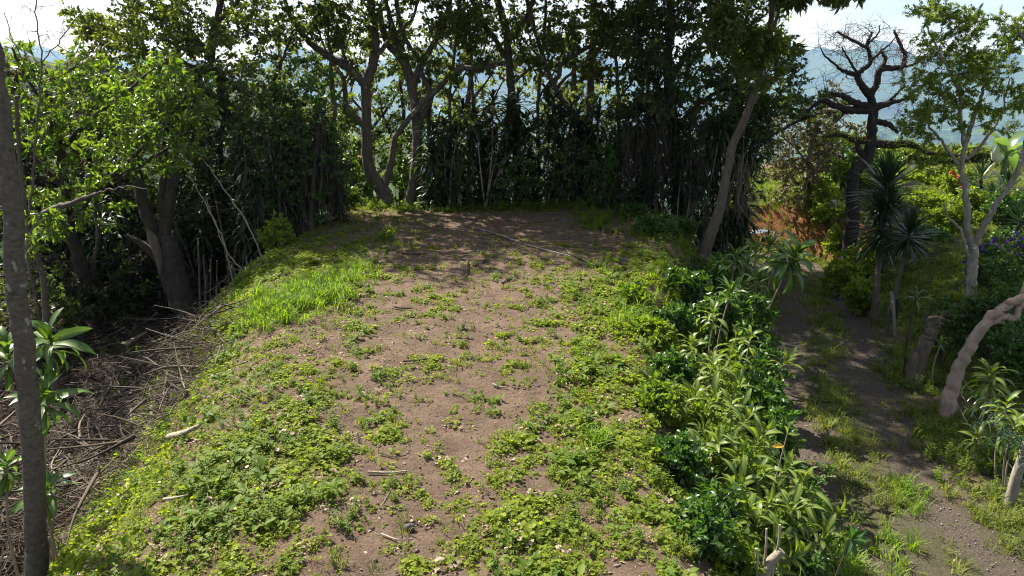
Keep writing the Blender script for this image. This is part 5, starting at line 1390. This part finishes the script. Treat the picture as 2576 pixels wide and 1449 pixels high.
G_L = 'logs in the brush pile'
for lab, pts, w, mt in [('grey weathered log resting on the slope above the bright weeds', [(427, 1122), (470, 1110), (508, 1094)], 17, 'dead_wood'), ('charred pole above another charred pole, left of the grey log', [(205, 1072), (270, 1092), (334, 1115)], 11, 'charred'),
                        ('lower charred pole with a pale scar, left of the grey log', [(178, 1112), (245, 1128), (316, 1144)], 10, 'charred'), ('dark branch reaching right from the smooth trunk, upper of two', [(108, 1168), (170, 1166), (227, 1161)], 8, 'charred'),
                        ('dark branch reaching right from the smooth trunk, lower of two', [(112, 1187), (190, 1186), (263, 1178)], 9, 'dead_wood'), ('pale cut stick on the lower left slope among weeds', [(415, 1282), (445, 1276), (476, 1269)], 8, 'dead_wood'),
                        ('short pale log right of the smooth trunk near the bottom', [(117, 1380), (135, 1370), (152, 1358)], 16, 'dead_wood'), ('pale log left of the smooth trunk near the bottom', [(0, 1424), (30, 1420), (56, 1408)], 14, 'dead_wood'),
                        ('dark log lying at the pollard side of the pile', [(352, 831), (410, 852), (466, 874)], 12, 'charred'), ('pale sawn log on top of the pile', [(309, 888), (340, 868), (370, 853)], 18, 'dead_wood'),
                        ('black pole slanting up the slope, outermost of three', [(345, 968), (400, 920), (452, 872)], 9, 'charred'), ('black pole slanting up the slope, middle of three', [(362, 966), (415, 922), (468, 880)], 10, 'charred'),
                        ('black pole slanting up the slope, innermost of three', [(385, 968), (430, 930), (478, 895)], 8, 'charred'), ('white peeled twig at the foot of the slope', [(487, 675), (530, 692), (576, 714)], 6, 'cut_wood'),
                        ('thick bent branch across the middle of the pile', [(180, 1010), (220, 985), (290, 975), (330, 955)], 9, 'dead_wood'), ('pale branch crossing the lower pile', [(130, 1295), (200, 1250), (290, 1215)], 7, 'dead_wood'),
                        ('brown branch in the upper pile left of the sawn log', [(215, 900), (260, 880), (300, 852)], 8, 'bark'), ('dark pole at the top of the pile in shade', [(280, 838), (340, 826), (400, 815)], 7, 'charred')]:
    stick(lab, pts, w, mt, 'log' if w > 12 else 'branch', 'log' if w > 12 else 'branch', lift=.10, group=G_L)

r = np.random.default_rng(610)
poly = np.array([(-60, 850), (190, 800), (330, 790), (480, 760), (570, 700), (600, 690), (540, 800), (560, 900), (500, 980), (440, 1060), (360, 1150), (290, 1230), (200, 1300), (90, 1400), (-60, 1460)], float)


def inside(px, py):
    c = False; n = len(poly)
    for a in range(n):
        x1_, y1_ = poly[a]; x2_, y2_ = poly[a - 1]
        if (y1_ > py) != (y2_ > py) and px < (x2_ - x1_) * (py - y1_) / (y2_ - y1_) + x1_: c = not c
    return c


tw = MB(); cnt = 0
gyx = []
while cnt < 420:
    px, py = r.random() * 660 - 60, 690 + r.random() * 770
    if inside(px, py):
        p = hit(px, py); gyx.append(p); cnt += 1
gyx = np.array(gyx)
NT = 12000
sel = gyx[r.integers(len(gyx), size=NT)] + r.normal(size=(NT, 3)) * [.3, .3, 0]
sel[:, 2] = h(sel[:, 0], sel[:, 1])
pile = .12 + 1.9 * np.clip(fbm(sel[:, 0] * .8, sel[:, 1] * .8, 3) - .3, 0, 1) ** 1.2
sel[:, 2] += r.random(NT) * pile
ln = .25 + .75 * r.random(NT) ** 2
ang = r.random(NT) * 6.28; el = r.normal(size=NT) * .36
D = np.stack([np.cos(ang) * np.cos(el), np.sin(ang) * np.cos(el), np.sin(el)], -1)
mid_ = sel + rdir(NT, r) * ln[:, None] * .09
A_ = sel - D * ln[:, None] * .5; B_ = sel + D * ln[:, None] * .5
rad0 = .0035 + .009 * r.random(NT) ** 2
vv = r.random(NT) ** 1.7
prisms(tw, A_, mid_, rad0, rad0 * .8, vv); prisms(tw, mid_, B_, rad0 * .8, rad0 * .4, vv)
nb = 480
sel = gyx[r.integers(len(gyx), size=nb)] + r.normal(size=(nb, 3)) * [.3, .3, 0]
for k in range(nb):
    p = sel[k].copy(); p[2] = h(p[0], p[1]) + .05 + .45 * r.random(); L = .5 + 1.1 * r.random(); a = r.random() * 6.28
    d = np.array([math.cos(a), math.sin(a), r.normal() * .22]); q = p + d * L * .5; e = p + d * L
    for w in (q, e): w[2] = max(w[2], h(w[0], w[1]) + .04)
    tube(tw, spline([p, q + r.normal(size=3) * .08, e], 4), np.linspace(.012 + .03 * r.random() ** 2, .006, 9), 5, .2, v=r.random() ** 2.2, r=r)
tag(obj('brush_pile', tw.mesh('brush_pile', M['twig'])), 'tangled pile of dry cut twigs down the left slope', 'brush pile', kind='stuff')

# ------------------------------------------------------------------ ground cover scattered over the mound, the track and the slopes
def proto(name, fill, mat):
    b = MB(); fill(b); return bpy.data.objects.new(name, b.mesh(name, M[mat]))


def p_bean(seed):
    r = np.random.default_rng(seed)

    def f(b):
        n = r.integers(9, 15)
        for k in range(n):
            a = r.random() * 6.28; q = .13 * math.sqrt(r.random()); c = np.array([math.cos(a) * q, math.sin(a) * q, .012 + .085 * r.random() ** 1.5])
            m3 = 3 if r.random() < .7 else 1; L = .028 + .026 * r.random(); a0 = r.random() * 6.28; v0 = r.random()
            D = [[math.cos(a0 + t * 2.0), math.sin(a0 + t * 2.0), r.normal() * .25] for t in range(m3)]
            leaves(b, [c] * m3, D, np.array([[0, 0, 1]] * m3) + r.normal(size=(m3, 3)) * .55, L, L * .82, 'round', np.clip(v0 + r.normal(size=m3) * .12, 0, 1))
            prisms(b, [[c[0] * .6, c[1] * .6, 0]], [c], .0018, .0012, .4)
    return f


def p_herb(seed, hz=.15, L=.045, W=.022, n=7):
    r = np.random.default_rng(seed)

    def f(b):
        for s in range(r.integers(2, 4)):
            a = r.random() * 6.28; tp = np.array([math.cos(a) * .06, math.sin(a) * .06, hz * (.6 + .6 * r.random())]); b0 = np.array([r.normal() * .02, r.normal() * .02, 0])
            prisms(b, [b0], [tp], .0022, .0012, .3)
            for k in range(n):
                t = .2 + .8 * k / (n - 1); p = b0 + (tp - b0) * t; a0 = k * 1.57 + r.random()
                for sd in (0, math.pi):
                    sc = (1.1 - .4 * t) * (.8 + .4 * r.random())
                    leaves(b, [p], [[math.cos(a0 + sd), math.sin(a0 + sd), .25]], [[r.normal() * .3, r.normal() * .3, 1]], L * sc, W * sc, 'oval', r.random())
    return f


def p_grass(seed, n=16, L=.2, W=.006, spread=.04, bend=.5):
    r = np.random.default_rng(seed)

    def f(b):
        for k in range(n):
            a = r.random() * 6.28; tl = .15 + bend * r.random(); l0 = L * (.5 + .7 * r.random()); p = np.array([r.normal() * spread, r.normal() * spread, 0])
            d1 = np.array([math.cos(a) * math.sin(tl), math.sin(a) * math.sin(tl), math.cos(tl)]); m_ = p + d1 * l0 * .55
            tl2 = tl + .5 + .5 * r.random(); d2 = np.array([math.cos(a) * math.sin(tl2), math.sin(a) * math.sin(tl2), math.cos(tl2)]); e = m_ + d2 * l0 * .5
            s = np.array([-math.sin(a), math.cos(a), 0]) * W * (.7 + .6 * r.random())
            b.add([p - s * .6, p + s * .6, m_ + s, m_ - s, e], [[0, 1, 2], [0, 2, 3], [3, 2, 4]], r.random())
    return f


def p_broad(seed, L=.11, W=.07, n=9, hz=.14):
    r = np.random.default_rng(seed)

    def f(b):
        for k in range(n):
            a = k * 2.4 + r.normal() * .3; z = hz * (.3 + .8 * r.random()); p = np.array([math.cos(a) * .05, math.sin(a) * .05, z])
            prisms(b, [[0, 0, 0]], [p], .003, .002, .3); sc = .6 + .6 * r.random()
            leaves(b, [p], [[math.cos(a), math.sin(a), .3 + r.normal() * .25]], [[r.normal() * .25, r.normal() * .25, 1]], L * sc, W * sc, 'oval', r.random())
    return f


def p_litter(seed):
    r = np.random.default_rng(seed)

    def f(b):
        leaves(b, [[-.03, 0, .008]], [[1, 0, .12 * r.normal()]], [[r.normal() * .35, r.normal() * .35, 1]], .05 + .05 * r.random(), .022 + .02 * r.random(), 'oval', r.random())
    return f


def p_twig(seed):
    r = np.random.default_rng(seed)

    def f(b):
        L = .08 + .16 * r.random(); P = spline([(-L / 2, 0, .006), (0, r.normal() * .02, .012), (L / 2, r.normal() * .02, .006)], 3); tube(b, P, np.linspace(.0045, .002, len(P)), 3, v=.3 + .7 * r.random(), cap=False)
    return f


def p_stone(seed):
    r = np.random.default_rng(seed)

    def f(b):
        V = np.array([[1, 0, 0], [-1, 0, 0], [0, 1, 0], [0, -1, 0], [0, 0, .7], [0, 0, -.6], [.7, .7, .2], [-.7, .6, .25], [.6, -.7, .2], [-.6, -.7, .3]], float) * .02 * (.7 + .6 * r.random((10, 1)))
        import bmesh
        bm = bmesh.new(); vs_ = [bm.verts.new(v) for v in V]; bmesh.ops.convex_hull(bm, input=vs_); bm.verts.index_update()
        T_ = [[q.index for q in fc.verts] for fc in bm.faces]; used = [[q.co[:] for q in bm.verts]]; b.add(used[0], T_, r.random()); bm.free()
    return f


def scatter(name, label, cat, protos, pts, idx, rot, scl):
    col = bpy.data.collections.new(name + '_kinds')
    for k, o in enumerate(protos):
        o.name = '%s_kind_%02d' % (name, k); col.objects.link(o)
    me = bpy.data.meshes.new(name); me.vertices.add(len(pts)); me.vertices.foreach_set('co', np.asarray(pts, np.float32).ravel())
    a = me.attributes.new('idx', 'INT', 'POINT'); a.data.foreach_set('value', np.asarray(idx, np.int32))
    a = me.attributes.new('rot', 'FLOAT_VECTOR', 'POINT'); a.data.foreach_set('vector', np.asarray(rot, np.float32).ravel())
    a = me.attributes.new('scl', 'FLOAT', 'POINT'); a.data.foreach_set('value', np.asarray(scl, np.float32))
    o = obj(name, me, kind='stuff'); tag(o, label, cat)
    ng = bpy.data.node_groups.new(name, 'GeometryNodeTree')
    ng.interface.new_socket('Geometry', in_out='INPUT', socket_type='NodeSocketGeometry'); ng.interface.new_socket('Geometry', in_out='OUTPUT', socket_type='NodeSocketGeometry')
    N, Lk = ng.nodes, ng.links
    gi, go = N.new('NodeGroupInput'), N.new('NodeGroupOutput')
    ci = N.new('GeometryNodeCollectionInfo'); ci.inputs['Collection'].default_value = col; ci.inputs['Separate Children'].default_value = True; ci.inputs['Reset Children'].default_value = True
    ip = N.new('GeometryNodeInstanceOnPoints'); ip.inputs['Pick Instance'].default_value = True

    def na(nm, ty):
        q = N.new('GeometryNodeInputNamedAttribute'); q.data_type = ty; q.inputs['Name'].default_value = nm; return q.outputs['Attribute']
    Lk.new(gi.outputs[0], ip.inputs['Points']); Lk.new(ci.outputs[0], ip.inputs['Instance']); Lk.new(na('idx', 'INT'), ip.inputs['Instance Index'])
    Lk.new(na('rot', 'FLOAT_VECTOR'), ip.inputs['Rotation']); Lk.new(na('scl', 'FLOAT'), ip.inputs['Scale']); Lk.new(ip.outputs[0], go.inputs[0])
    md = o.modifiers.new('scatter', 'NODES'); md.node_group = ng
    return o


def cand(x0, x1, y0, y1, per, seed):
    r = np.random.default_rng(seed); n = int((x1 - x0) * (y1 - y0) * per)
    x = x0 + (x1 - x0) * r.random(n); y = y0 + (y1 - y0) * r.random(n)
    # only what the lens takes in, with a margin
    dep = y * _c + (CAMZ + 1) * _s
    keep = np.abs(x) < dep * .80 + 1.2
    return x[keep], y[keep], r


def slope_rot(x, y, r, amt=.7):
    e = .12; gx_ = (h(x + e, y) - h(x - e, y)) / (2 * e); gy_ = (h(x, y + e) - h(x, y - e)) / (2 * e)
    return np.stack([np.arctan(gy_) * amt + r.normal(size=len(x)) * .12, -np.arctan(gx_) * amt + r.normal(size=len(x)) * .12, r.random(len(x)) * 6.28], -1)


def weed_density(x, y):
    """0..1 over the mound: thick on the shoulders, thin along the trodden middle"""
    c = lerp_tab(y, [(4, -.9), (6.5, -1.15), (9, -1.1), (12, -.8), (15, -.7), (20, .2), (26, .4)])
    w = lerp_tab(y, [(4, .6), (6.5, .95), (9, 1.65), (12, 2.1), (15, 2.7), (18, 3.5), (21, 4.6), (26, 6.0)])
    d = sstep((np.abs(x - c) - w * .45) / (w * .95))
    n1 = fbm(x * .8 + 7, y * .55 + 3, 3); n2 = fbm(x * 2.6 + 50, y * 2.2, 3)
    tuft = sstep((n2 - .50) / .14)
    lush = np.exp(-(((x - 1.25) / .75) ** 2 + ((y - 9.8) / 1.3) ** 2)) + np.exp(-(((x - .3) / .5) ** 2 + ((y - 12) / .7) ** 2)) * .8 + np.exp(-(((x - 1.9) / .8) ** 2 + ((y - 14.2) / 1.6) ** 2)) * .8 \
        + np.exp(-(((x + .25) / .55) ** 2 + ((y - 5.6) / .7) ** 2)) + np.exp(-(((x - 1.2) / .6) ** 2 + ((y - 7.2) / 1.2) ** 2)) * .7 + np.exp(-(((x + 2.7) / 1.1) ** 2 + ((y - 7.4) / 1.8) ** 2)) * .9
    dry = .85 * np.exp(-(((x + 3.8) / 1.3) ** 2 + ((y - 12.0) / 2.2) ** 2)) + .5 * np.exp(-(((x - 1.2) / .5) ** 2 + ((y - 5.2) / .5) ** 2))
    den = d * (.25 + .75 * sstep((n1 - .36) / .25)) + .10 * tuft + .85 * lush
    fine = sstep((fbm(x * 5.5 + 11, y * 5.0, 2) - .46) / .16)
    den = den * (.25 + .6 * tuft * (.4 + .6 * d) + .3 * d) * (.35 + .75 * fine) + .30 * fine * tuft + .13 * fine
    den = np.maximum(den, (.30 + .5 * n1 * fine) * sstep((lerp_tab(y, XL) + 2.2 - x) / 1.5))
    den = den * (1 - np.clip(dry, 0, .8))
    inside_ = sstep((x - (lerp_tab(y, XL) - 3.3)) / .8) * sstep(((lerp_tab(y, XR) + 1.5) - x) / .5) * sstep((26.2 - y) / .6)
    shade = lerp_tab(y, [(17, 1), (20, .42), (24, .3), (25.2, .9)])
    return np.clip(den * (1 + .28 * d), 0, 1) * inside_ * shade


beans = [proto('w', p_bean(k), 'weed') for k in range(6)]
herbs = [proto('w', p_herb(20 + k), 'weed') for k in range(4)] + [proto('w', p_herb(30 + k, .2, .06, .03, 6), 'weed_dark') for k in range(3)]
broad = [proto('w', p_broad(40 + k), 'weed_dark') for k in range(3)] + [proto('w', p_broad(46, .06, .045, 7, .05), 'weed')]
dry = [proto('w', p_herb(50, .1, .04, .02, 5), 'dead_leaf'), proto('w', p_bean(51), 'litter')]
kinds = beans + herbs + broad + dry
x, y, r = cand(-10, 6, 4, 26.5, 430, 700)
den = weed_density(x, y); k = r.random(len(x)) < den
x, y, den = x[k], y[k], den[k]
sp = fbm(x * 1.3 + 60, y * 1.3, 3)
idx = np.where(r.random(len(x)) < .15 + .9 * sstep((sp - .38) / .25), r.integers(0, 6, len(x)), np.where(r.random(len(x)) < .75, r.integers(6, 13, len(x)), r.integers(13, 17, len(x))))
idx = np.where(r.random(len(x)) < .10, r.integers(17, 19, len(x)), idx)
scl = (.24 + .75 * r.random(len(x)) ** 2) * (.65 + .6 * den)
scatter('weeds', 'low bright green leafy weeds covering the mound', 'weeds', kinds, np.stack([x, y, h(x, y) - .004], -1), idx, slope_rot(x, y, r), scl)
print('weeds', len(x))

gr = [proto('g', p_grass(60 + k), 'grass') for k in range(5)] + [proto('g', p_grass(66 + k, 22, .11, .005, .05, .9), 'grass') for k in range(3)]
x, y, r = cand(3.2, 26, 6, 38, 150, 701)
xro = lerp_tab(y, XROAD); off = np.abs(x - xro)
n1 = fbm(x * 1.1, y * 1.1, 4)
track = np.exp(-((off - .9) / .5) ** 4)
den = np.clip(sstep((n1 - .38) / .2) * 1.0 + .15, 0, 1) * (1 - .97 * track) * (1 - .3 * (off < 1.6)) * sstep((x - lerp_tab(y, XR) - 1.4) / .6)
den = den * (.35 + .9 * sstep((fbm(x * 2.4 + 5, y * 2.4, 3) - .4) / .2))
den = den * np.where((x > 12) & (y < 12), .4, 1)
k = r.random(len(x)) < den * .9; x, y = x[k], y[k]
x2, y2, r2 = cand(-9, 5, 4, 26, 40, 702)
k2 = r2.random(len(x2)) < weed_density(x2, y2) * .8 + .03; k2 &= (x2 > lerp_tab(y2, XL) - 2.5) & (x2 < lerp_tab(y2, XR) + 1) & (y2 < 25.5); x2, y2 = x2[k2], y2[k2]
X_, Y_ = np.concatenate([x, x2]), np.concatenate([y, y2])
scatter('grass', 'short grass over the track verges and slopes', 'grass', gr, np.stack([X_, Y_, h(X_, Y_) - .005], -1), r.integers(0, 8, len(X_)), slope_rot(X_, Y_, r), np.concatenate([.55 + .8 * r.random(len(x)), .4 + .5 * r.random(len(x2))]))
print('grass', len(X_))

tg = [proto('t', p_grass(80 + k, 26, .42, .009, .07, .45), 'tall_grass') for k in range(4)]
pts = []; r = np.random.default_rng(703)
for k in range(250):
    t = r.random(); px = 640 + (900 - 640) * t + r.normal() * 24; py = 805 - (805 - 700) * t + r.normal() * 20
    p = hit(px, py); pts.append([p[0], p[1], h(p[0], p[1])])
for (px, py, n_, sd) in [(1660, 690, 9, 20), (2110, 1430, 26, 50), (1500, 1130, 5, 8), (2200, 1440, 18, 80), (395, 985, 8, 12), (1590, 800, 12, 25), (1730, 1010, 10, 20), (2280, 1270, 10, 25)]:
    for k in range(n_):
        p = hit(px + r.normal() * sd, min(1500, py + r.normal() * sd)); pts.append([p[0], p[1], h(p[0], p[1])])
pts = np.array(pts)
scatter('tall_grass', 'strip of long bright grass on the left shoulder and tufts by the hedge', 'grass', tg, pts, r.integers(0, 4, len(pts)), np.stack([r.normal(size=len(pts)) * .1, r.normal(size=len(pts)) * .1, r.random(len(pts)) * 6.28], -1), .5 + .5 * r.random(len(pts)))

hb = [proto('v', p_herb(100 + k, .22, .06, .028, 7), 'weed_dark') for k in range(4)] + [proto('v', p_broad(110 + k, .08, .05, 8, .1), 'weed_dark') for k in range(2)]
x, y, r = cand(2.2, 20, 5, 36, 26, 704)
off = np.abs(x - lerp_tab(y, XROAD)); n1 = fbm(x * .6 + 90, y * .6, 3)
den = sstep((n1 - .42) / .2) * sstep((off - .9) / .9) + .5 * sstep((x - lerp_tab(y, XR)) / .5) * sstep((lerp_tab(y, XR) + 2.2 - x) / .5)
k = r.random(len(x)) < den; x, y = x[k], y[k]
x2, y2, r2 = cand(-16, -5, 9, 28, 16, 705); k2 = (x2 < lerp_tab(y2, XL) - 1.8) & (r2.random(len(x2)) < sstep((fbm(x2 * .7, y2 * .7, 3) - .45) / .2)); x2, y2 = x2[k2], y2[k2]
x3, y3, r3 = cand(-7, 6, 24.6, 27, 30, 706); x, y = np.concatenate([x, x2, x3]), np.concatenate([y, y2, y3])
scatter('verge_herbs', 'leafy herbs along the banks, the gully and the mound end', 'herbs', hb, np.stack([x, y, h(x, y) - .004], -1), r.integers(0, 6, len(x)), slope_rot(x, y, r), .6 + 1.0 * r.random(len(x)))
print('herbs', len(x))

lt = [proto('l', p_litter(120 + k), 'litter') for k in range(8)]
x, y, r = cand(-12, 14, 4, 30, 90, 707)
dry = np.exp(-(((x + 3.8) / 1.4) ** 2 + ((y - 12.0) / 2.4) ** 2)) + .9 * np.exp(-(((x - 1.2) / .8) ** 2 + ((y - 5.3) / .7) ** 2)) + .5 * (x < lerp_tab(y, XL) - 1.5)
k = r.random(len(x)) < .05 + .22 * sstep((fbm(x * .9 + 20, y * .9, 3) - .48) / .15) + dry * .9; x, y = x[k], y[k]
scatter('fallen_leaves', 'scattered dry pale fallen leaves', 'fallen leaves', lt, np.stack([x, y, h(x, y) + .002], -1), r.integers(0, 8, len(x)), slope_rot(x, y, r, 1.0), .35 + .75 * r.random(len(x)) ** 1.5)
tg_ = [proto('s', p_twig(130 + k), 'twig') for k in range(6)]
x, y, r = cand(-9, 8, 4, 27, 60, 708); dry = np.exp(-(((x + 3.8) / 1.5) ** 2 + ((y - 12) / 2.6) ** 2)); k = r.random(len(x)) < .35 + dry; x, y = x[k], y[k]
scatter('small_twigs', 'small dry twigs strewn over the soil', 'twigs', tg_, np.stack([x, y, h(x, y)], -1), r.integers(0, 6, len(x)), slope_rot(x, y, r, 1.0), .3 + .7 * r.random(len(x)) ** 2)
st = [proto('p', p_stone(140 + k), 'stone') for k in range(5)]
x, y, r = cand(3.8, 14, 6, 33, 110, 709); off = np.abs(x - lerp_tab(y, XROAD)); k = (r.random(len(x)) < np.exp(-((off - .9) / .5) ** 2) * .75) & (off < 2); x, y = x[k], y[k]
scatter('gravel', 'loose gravel on the track and clods on the soil', 'gravel', st, np.stack([x, y, h(x, y) + .012], -1), r.integers(0, 5, len(x)), r.random((len(x), 3)) * 6, .25 + .9 * r.random(len(x)) ** 2)

# ------------------------------------------------------------------ far hillside: woods and houses
r = np.random.default_rng(720); fw = MB(); n_ = 0
while n_ < 900:
    a = rad_(-45 + 75 * r.random()); d = 240 + 900 * r.random() ** 1.5; X0, Y0 = d * math.sin(a), d * math.cos(a)
    if fbm(X0 / 70, Y0 / 70, 3) < .47: continue
    n_ += 1; s = 3 + 3.5 * r.random(); z = float(farh(X0, Y0)); c = np.array([X0, Y0, z + s * .7]); q = 26
    P = c + rdir(q, r) * s * np.array([1, 1, .75]) * (.5 + .5 * r.random((q, 1)))
    leaves(fw, P - .0, rdir(q, r), rdir(q, r) * .6 + [0, 0, .8], s * .7, s * .6, 'oval', r.random(q))
    prisms(fw, [[X0, Y0, z - .5]], [c], s * .09, s * .05, .1)
tag(obj('far_woods', fw.mesh('far_woods', M['canopy'])), 'scattered trees over the far pasture hill', 'trees', kind='stuff')


def farhit(px, py):
    q = ray(px, py); ts = np.arange(150, 1600, 1.0); P = np.array([0, 0, CAMZ]) + ts[:, None] * q
    b = P[:, 2] < farh(P[:, 0], P[:, 1]); return P[int(np.argmax(b))] if b.any() else P[250]


def boxf(mb, lo, hi):
    (a, b, c), (d, e, f) = lo, hi
    mb.add([[a, b, c], [d, b, c], [d, e, c], [a, e, c], [a, b, f], [d, b, f], [d, e, f], [a, e, f]], [[0, 3, 2, 1], [4, 5, 6, 7], [0, 1, 5, 4], [1, 2, 6, 5], [2, 3, 7, 6], [3, 0, 4, 7]])


for k, (px, py, lab) in enumerate([(900, 408, 'red-roofed house on the far hillside left of the bent forked trunk'), (1015, 430, 'red-roofed house glimpsed between the two big trunks'), (1140, 420, 'far house low behind the slim trunk right of the pair')]):
    p = farhit(px, py); p[2] = float(farh(p[0], p[1])); t = thing('house', lab, 'house', p, 'far houses', rz=.5 * k)
    mb = MB(); boxf(mb, (-6, -4, -3), (6, 4, 3)); obj('wall', mb.mesh('wall', M['house_wall'], smooth=False), t)
    mb = MB(); V = [[-6.8, -4.8, 2.9], [6.8, -4.8, 2.9], [6.8, 4.8, 2.9], [-6.8, 4.8, 2.9], [-6.8, 0, 5.2], [6.8, 0, 5.2]]
    mb.add(V, [[0, 1, 5, 4], [2, 3, 4, 5]]); mb.add(V, [[0, 4, 3], [1, 2, 5]]); mb.add(V, [[0, 3, 2, 1]]); obj('roof', mb.mesh('roof', M['house_roof'], smooth=False), t)
    mb = MB(); boxf(mb, (-.6, -4.1, -.2), (.6, -3.9, 2.1)); obj('door', mb.mesh('door', M['house_dark'], smooth=False), t)
    for wx in (-4, 3.2):
        mb = MB(); boxf(mb, (wx, -4.1, .7), (wx + 1.4, -3.9, 2)); obj('window', mb.mesh('window', M['house_dark'], smooth=False), t)

cl = [proto('c', p_stone(150 + k), 'clod') for k in range(5)]
x, y, r = cand(-6, 4.5, 4, 25, 95, 711); k = r.random(len(x)) < .25 + .75 * sstep((fbm(x * 1.4, y * 1.4 + 9, 3) - .48) / .1); x, y = x[k], y[k]
scatter('soil_clods', 'small crumbled clods of brown soil on the mound', 'soil clods', cl, np.stack([x, y, h(x, y) + .002], -1), r.integers(0, 5, len(x)), r.random((len(x), 3)) * 6, .25 + 1.1 * r.random(len(x)) ** 3)
